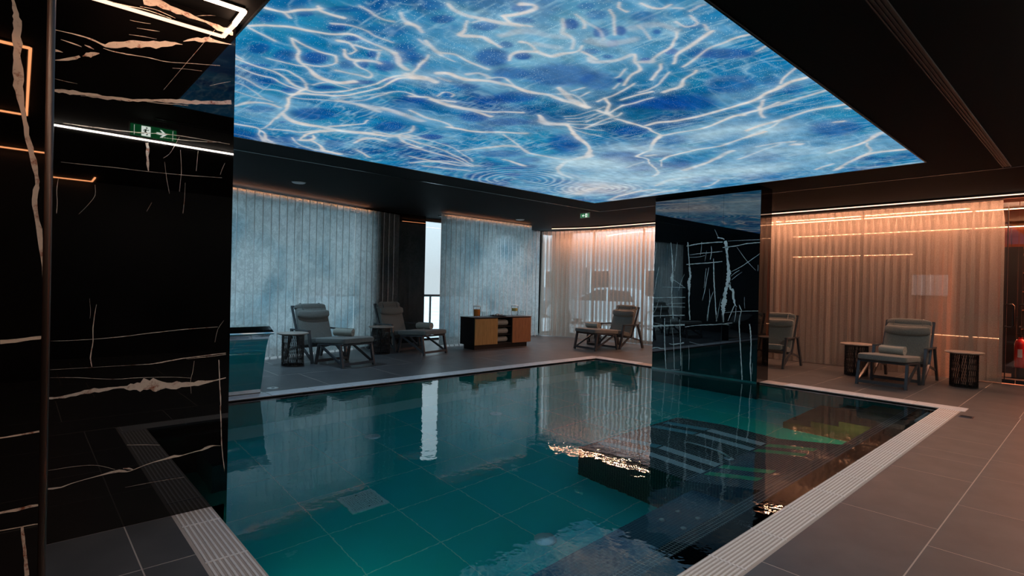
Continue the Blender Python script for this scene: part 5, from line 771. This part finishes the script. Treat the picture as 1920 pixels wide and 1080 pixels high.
def dispenser(name, lab, y, fill):
    t = thing(name, lab, 'dispenser', (CB[0]-.25, CB[1]+y, zt))
    MB().lathe([(.0, .004), (.060, .004), (.072, .02), (.078, .10), (.080, .225), (.077, .225), (.075, .10), (.069, .024), (0, .012)], 28).build('glass_body', 'glassware', t, True)
    MB().lathe([(.082, .225), (.082, .240), (.05, .248), (.02, .252), (0, .252)], 24).build('lid', 'railsteel', t, True)
    z1, z0, mt = fill; MB().lathe([(0, z0), (.066, z0), (.073, (z0+z1)/2), (.074, z1), (0, z1)], 24).build('infusion', mt, t, True)
    MB().tube([(0, .07, .20), (0, .105, .195), (0, .118, .16), (0, .11, .10), (0, .078, .08)], .006, 8).build('handle', 'glassware', t, True)
    MB().tube([(.07, 0, .035), (.10, 0, .035), (.10, 0, .018)], .008, 8).build('tap', 'steel', t, True)
    return t
dispenser('drink_dispenser', 'glass dispenser of amber drink near the oak door end', .255, (.165, .016, 'tea'))
dz = dispenser('drink_dispenser', 'glass dispenser with floating fruit near the redder door end', 1.375, (.175, .11, 'fruit'))
gl = thing('drinking_glass', '', 'glass', group='drinking glasses on the sideboard')
MB().lathe([(0, .003), (.026, .003), (.030, .045), (.034, .11), (.032, .11), (.028, .045), (.024, .010), (0, .008)], 18).build('glass_wall', 'glassware', gl, True)
for i, (y, x) in enumerate(((.41, -.22), (.49, -.26), (.58, -.21), (.45, -.34), (1.545, -.18), (1.59, -.30), (1.635, -.2))):
    lab = ('drinking glass standing closest to the amber dispenser', 'second drinking glass from the amber dispenser towards the tray', 'drinking glass between the amber dispenser and tray, closest to the tray', 'drinking glass behind the others beside the amber dispenser', 'drinking glass standing closest to the fruit dispenser', 'drinking glass at the back near the fruit dispenser', 'last drinking glass at the very end of the sideboard')[i]
    if i == 0: gl.location = (CB[0]+x, CB[1]+y, zt); gl['label'] = lab
    else: copy_thing(gl, (CB[0]+x, CB[1]+y, zt), R(40*i), lab)
ty = thing('serving_tray', 'dark tray in the middle of the sideboard top', 'tray', (CB[0]-.25, CB[1]+.87, zt))
MB().lathe([(0, 0), (.14, 0), (.20, .018), (.205, .022), (.198, .022), (.14, .007), (0, .007)], 32).build('dish', 'blackm', ty, True)
fd = MB()
for k in range(26):
    a = random.uniform(0, 6.28); q = random.uniform(0, .11); fd.cushion(q*math.cos(a), q*1.1*math.sin(a), .022+random.uniform(0, .028)*(1-q/.12), .026, .02, .014, 1, 1, nu=8, nv=5)
tag(fd.build('snack_heap', ['tabletop'], None, True, loc=(CB[0]-.25, CB[1]+.87, zt+.004)), 'heap of pale snacks on the dark tray', 'snacks', kind='stuff')
# ------------------------------------------------------------------ steel waterfall blade
wf = thing('pool_waterfall', 'mirror-steel pool waterfall blade with an overhanging lip', 'waterfall', (-7.03, 1.20, 0)); W0, W1 = -.35, 1.03
pr = [(.0, .0), (.002, .12), (.007, .28), (.016, .42), (.034, .54), (.075, .64), (.12, .705), (.18, .742), (.27, .752)]
C = catmull([(a, b, 0) for a, b in pr], 7)[:, :2]; m = MB(); n = len(C); vs = []
for yy in (W0, W1): vs += [(a, yy - (.0 if yy < 0 else .055*math.sin(min(1, b/.75)*math.pi/2)*-1), b) for a, b in C]
m.add(vs, [(i, i+1, n+i+1, n+i) for i in range(n-1)])
o = m.build('blade', 'sheetsteel', wf); sd = o.modifiers.new('thick', 'SOLIDIFY'); sd.thickness = .004
hp = [(.275, .752), (.28, .762), (.272, .775), (.22, .80), (.12, .835), (.02, .850), (-.10, .845), (-.17, .80), (-.19, .70), (-.19, 0), (-.17, 0), (-.17, .69), (-.15, .78), (-.09, .822), (.02, .828), (.12, .81), (.21, .772), (.262, .755)]
MB().prism(hp, W0, W1+.06, 'xz').build('hood', 'sheetsteel', wf); MB().box(.10, .275, W0, W1+.062, .750, .765).build('lip', 'steel', wf)
MB().box(-.23, .03, W0-.03, W1+.03, 0, .008).build('base_plate', 'steel', wf)
dr = thing('floor_drain', 'small round deck drain beside the steel waterfall', 'drain', (-7.26, 2.464, .0)); MB().lathe([(.075, 0), (.075, .004), (.05, .006), (.0, .006)], 24).build('cover', 'steel', dr, True); MB().lathe([(.02, .006), (.02, .008), (0, .008)], 12).build('centre_screw', 'blackm', dr, True)
dr2 = thing('deck_plate', 'small square steel deck plate beside the long grate', 'drain', (-1.09, 8.11, 0)); MB().slab(-.065, .065, -.065, .065, 0, .004, .002).build('plate', 'steel', dr2)
for k in range(5): MB().box(-.05, .05, -.045+.02*k, -.038+.02*k, .004, .0055).build('slot_rib', 'frame', dr2)
# ------------------------------------------------------------------ glass door and the warm room behind the curtain
def glass_door(name, x0, x1, hx):
    d = struct(MB().box(x0, x1, 11.72, 11.732, .012, 2.90).build(name, 'glass'), 'clear glass door leaf with a black loop handle')
    for z in (.012, 2.84): MB().box(x0, x1, 11.710, 11.742, z, z+.06).build('patch_rail', 'blackm', d)
    MB().box(hx[1], hx[1]+.012, 11.705, 11.747, .012, 2.9).build('stile', 'blackm', d)
    for s in (-1, 1):
        y = 11.726+s*.05; h = hx[0]; MB().tube([(h-.045, 11.726, 1.25), (h-.045, y, 1.27), (h+.02, y, 1.275), (h+.045, y, 1.25), (h+.045, y, .93), (h+.02, y, .905), (h-.045, y, .91), (h-.045, 11.726, .93)], .011, 8).build('pull_handle', 'blackm', d, True)
glass_door('door_1', -1.62, -.995, (-1.075, -1.125)); glass_door('door_2', -.985, .10, (-.905, .085))
struct(MB().box(.10, 4.3, 11.7, 11.9, 0, 3).build('wall_far', 'black')); 
struct(MB().box(-6.1, 2.2, 12.02, 16.1, -.2, -.005).build('floor_inner', 'tile'), 'floor of the warm room behind the curtain')
struct(MB().box(-6.1, 2.2, 12.02, 16.1, 3.0, 3.15).build('ceiling_inner', 'redwall')); 
wb_ = struct(MB().box(-6.0, 2.2, 15.9, 16.1, 0, 3.0).build('wall_inner_far', 'tanwall'), 'wood panelled back wall of the warm room')
for k in range(9): MB().box(-5.95+.9*k, -5.08+.9*k, 15.875, 15.9, .1, 2.9).build('wall_panel', 'redwall' if k % 3 else 'tanwall', wb_)
struct(MB().box(-6.12, -5.98, 12.02, 16.1, 0, 3.0).build('wall_inner_left', 'tanwall')); struct(MB().box(2.1, 2.2, 12.02, 16.1, 0, 3.0).build('wall_inner_right', 'redwall'))
led('upper light line along the back wall of the warm room', [(-5.9, 15.82, 2.9), (2.0, 15.82, 2.9)], .03, 'ledi'); led('second light line on the back wall of the warm room', [(-5.9, 15.84, 2.35), (-3.2, 15.84, 2.35)], .02, 'ledi')
led('light line on the ceiling across the warm room', [(-5.5, 13.2, 2.97), (2.0, 13.2, 2.97)], .02, 'ledi'); led('light line low along the counter of the warm room', [(-3.2, 14.55, .55), (-.6, 14.55, .55)], .015, 'ledi')
ct = thing('counter', 'low pale counter inside the warm room behind the curtain', 'counter', (-3.3, 14.6, 0)); MB().box(0, 2.9, 0, .6, 0, .95).build('body', 'tanwall', ct); MB().slab(-.03, 2.93, -.03, .63, .95, .99, .006).build('counter_top', 'blackm', ct)
tv = thing('wall_screen', 'bright pinkish screen inside the warm room behind the curtain', 'screen', (-2.85, 15.80, 1.62)); MB().box(-.36, .36, -.03, .05, -.26, .26).build('housing', 'blackm', tv); MB().box(-.34, .34, -.036, -.03, -.24, .24).build('display', 'screen', tv)
sh = thing('shelf_unit', 'dark open shelf unit inside the red room beyond the glass door', 'shelf', (-1.35, 13.4, 0))
for y in (0, .58): MB().box(-.02, .28, y, y+.02, 0, 2.3).build('side_panel', 'blackm', sh)
for k in range(7): MB().box(-.02, .28, .02, .58, .12+.34*k, .14+.34*k).build('shelf', 'blackm', sh)
fe = thing('fire_extinguisher', 'red fire extinguisher beyond the glass door', 'extinguisher', (-1.02, 12.75, 0))
MB().lathe([(0, .18), (.07, .18), (.082, .2), (.082, .58), (.07, .64), (.03, .675), (.03, .70), (0, .70)], 24).build('cylinder_body', 'red', fe, True); MB().bar((0, 0, .70), (.0, 0, .74), .03, .03).bar((-.06, 0, .75), (.07, 0, .77), .02, .014).build('valve', 'blackm', fe); MB().tube([(.03, 0, .72), (.10, 0, .70), (.115, 0, .55), (.10, 0, .35)], .009, 8).build('hose', 'rubber', fe, True)
MB().box(-.03, .03, -.085, -.08, .36, .50).build('label_plate', 'white', fe); MB().box(-.10, .10, -.10, .10, 0, .18).build('stand', 'blackm', fe)
rl = bpy.data.lights.new('red_room_lamp', 'AREA'); rl.energy = 280; rl.color = (1, .26, .11); rl.shape = 'RECTANGLE'; rl.size = 1.6; rl.size_y = 1.4; ro = bpy.data.objects.new('red_room_lamp', rl); COL.objects.link(ro); ro.location = (.6, 13.4, 2.95)
# ------------------------------------------------------------------ outdoors
struct(MB().box(-60, -11.44, -40, 60, -.25, -.06).box(-11.44, -6.12, 12.0, 60, -.25, -.06).build('ground', 'asphalt'), 'pale wet paving outside')
rg = thing('railing', 'dark outdoor railing seen through the gap between the blinds', 'railing', (-12.6, 5.0, -.06))
MB().box(-.03, .03, 0, 7, 1.10, 1.16).build('top_rail', 'blackm', rg)
for k in range(5): MB().box(-.02, .02, 1.7*k, 1.7*k+.04, 0, 1.10).build('post', 'blackm', rg)
def car(lab, loc, rz, paint):
    t = thing('car', lab, 'car', loc, rz); L2 = 2.0
    low = [(-2.0, .28), (-2.02, .55), (-1.95, .80), (-1.75, .90), (.85, .92), (1.75, .76), (2.0, .60), (2.05, .32), (1.8, .22), (-1.8, .22)]
    MB().prism(low, -.82, .82, 'xz').build('body', paint, t)
    cab_ = [(-1.80, .88), (-1.45, 1.36), (-.9, 1.47), (.0, 1.45), (.98, .90)]; n = len(cab_); m = MB()
    m.add([(a, -.78+.16*(b-.88), b) for a, b in cab_]+[(a, .78-.16*(b-.88), b) for a, b in cab_], [tuple(range(n)), tuple(range(2*n-1, n-1, -1))]+[(i, (i+1) % n, n+(i+1) % n, n+i) for i in range(n)]); m.build('cabin', paint, t)
    for s in (-1, 1):
        for pts in ([(-1.5, .94), (-1.3, 1.32), (-.5, 1.38), (-.5, .94)], [(-.42, .94), (-.42, 1.38), (.0, 1.36), (.75, .95)]):
            MB().add([(a, s*(.785-.16*(b-.88)), b) for a, b in pts]+[(a, s*(.765-.16*(b-.88)), b) for a, b in pts], [(0, 1, 2, 3), (7, 6, 5, 4), (0, 4, 5, 1), (1, 5, 6, 2), (2, 6, 7, 3), (3, 7, 4, 0)]).build('window', 'carglass', t)
        for x in (-1.25, 1.28):
            w_ = MB().lathe([(0, -.10), (.20, -.10), (.30, -.09), (.315, 0), (.30, .09), (.20, .10), (0, .10)], 24).build('wheel', 'rubber', t, True, loc=(x, s*.74, .315)); w_.rotation_euler = (R(90), 0, 0)
            MB().lathe([(0, -.105), (.19, -.102), (.19, .102), (0, .105)], 20).build('rim', 'steel', w_, True)
        MB().cushion(1.86, s*.60, .66, .12, .16, .07, .8, .8, nu=12, nv=8).build('headlamp', 'white', t, True)
    return t
car('white car parked on the street behind the pale sheer curtain', (-13.6, 17.2, -.06), R(-160), 'carwhite'); car('dark car parked farther down the street behind the curtain', (-19.5, 18.0, -.06), R(-165), 'cardark')
ps = thing('traffic_sign', 'round blue traffic sign on a pole behind the pale curtain', 'sign', (-11.75, 14.0, -.06)); MB().tube([(0, 0, 0), (0, 0, 2.7)], .03, 10).build('pole', 'steel', ps, True)
o = MB().lathe([(0, -.008), (.26, -.008), (.26, .008), (0, .008)], 28).build('sign_plate', 'signblue', ps, True, loc=(0, -.045, 2.4)); o.rotation_euler = (R(90), 0, 0)
o2 = MB().lathe([(.26, -.010), (.29, -.010), (.29, .010), (.26, .010)], 28).build('sign_rim', 'white', ps, True, loc=(0, -.045, 2.4)); o2.rotation_euler = (R(90), 0, 0)
bh = thing('bicycle_hoop', 'white tubular hoop outdoors behind the lounge chair in the curtain corner', 'hoop', (-8.3, 13.0, -.06), group='white hoops on the pavement')
MB().tube([tuple(p) for p in catmull([(-.42, 0, 0), (-.42, 0, .6), (-.36, 0, .78), (-.2, 0, .84), (.2, 0, .84), (.36, 0, .78), (.42, 0, .6), (.42, 0, 0)], 5)], .026, 10).build('hoop', 'white', bh, True); MB().box(-.42, .42, -.012, .012, .30, .35).build('cross_rail', 'white', bh)
copy_thing(bh, (-7.2, 13.05, -.06), 0, 'white tubular hoop outdoors nearer the marble pillar')
ow = struct(MB().box(-30, -6.2, 24, 24.4, -.1, 3.4).build('wall_outdoor', 'stonewall'), 'pale building across the street')
for k in range(6): 
    MB().box(-27+3.6*k, -25.6+3.6*k, 23.94, 24.01, .9, 2.4).build('window_frame', 'white', ow); MB().box(-26.9+3.6*k, -25.7+3.6*k, 23.93, 23.945, 1.0, 2.3).build('pane', 'carglass', ow)
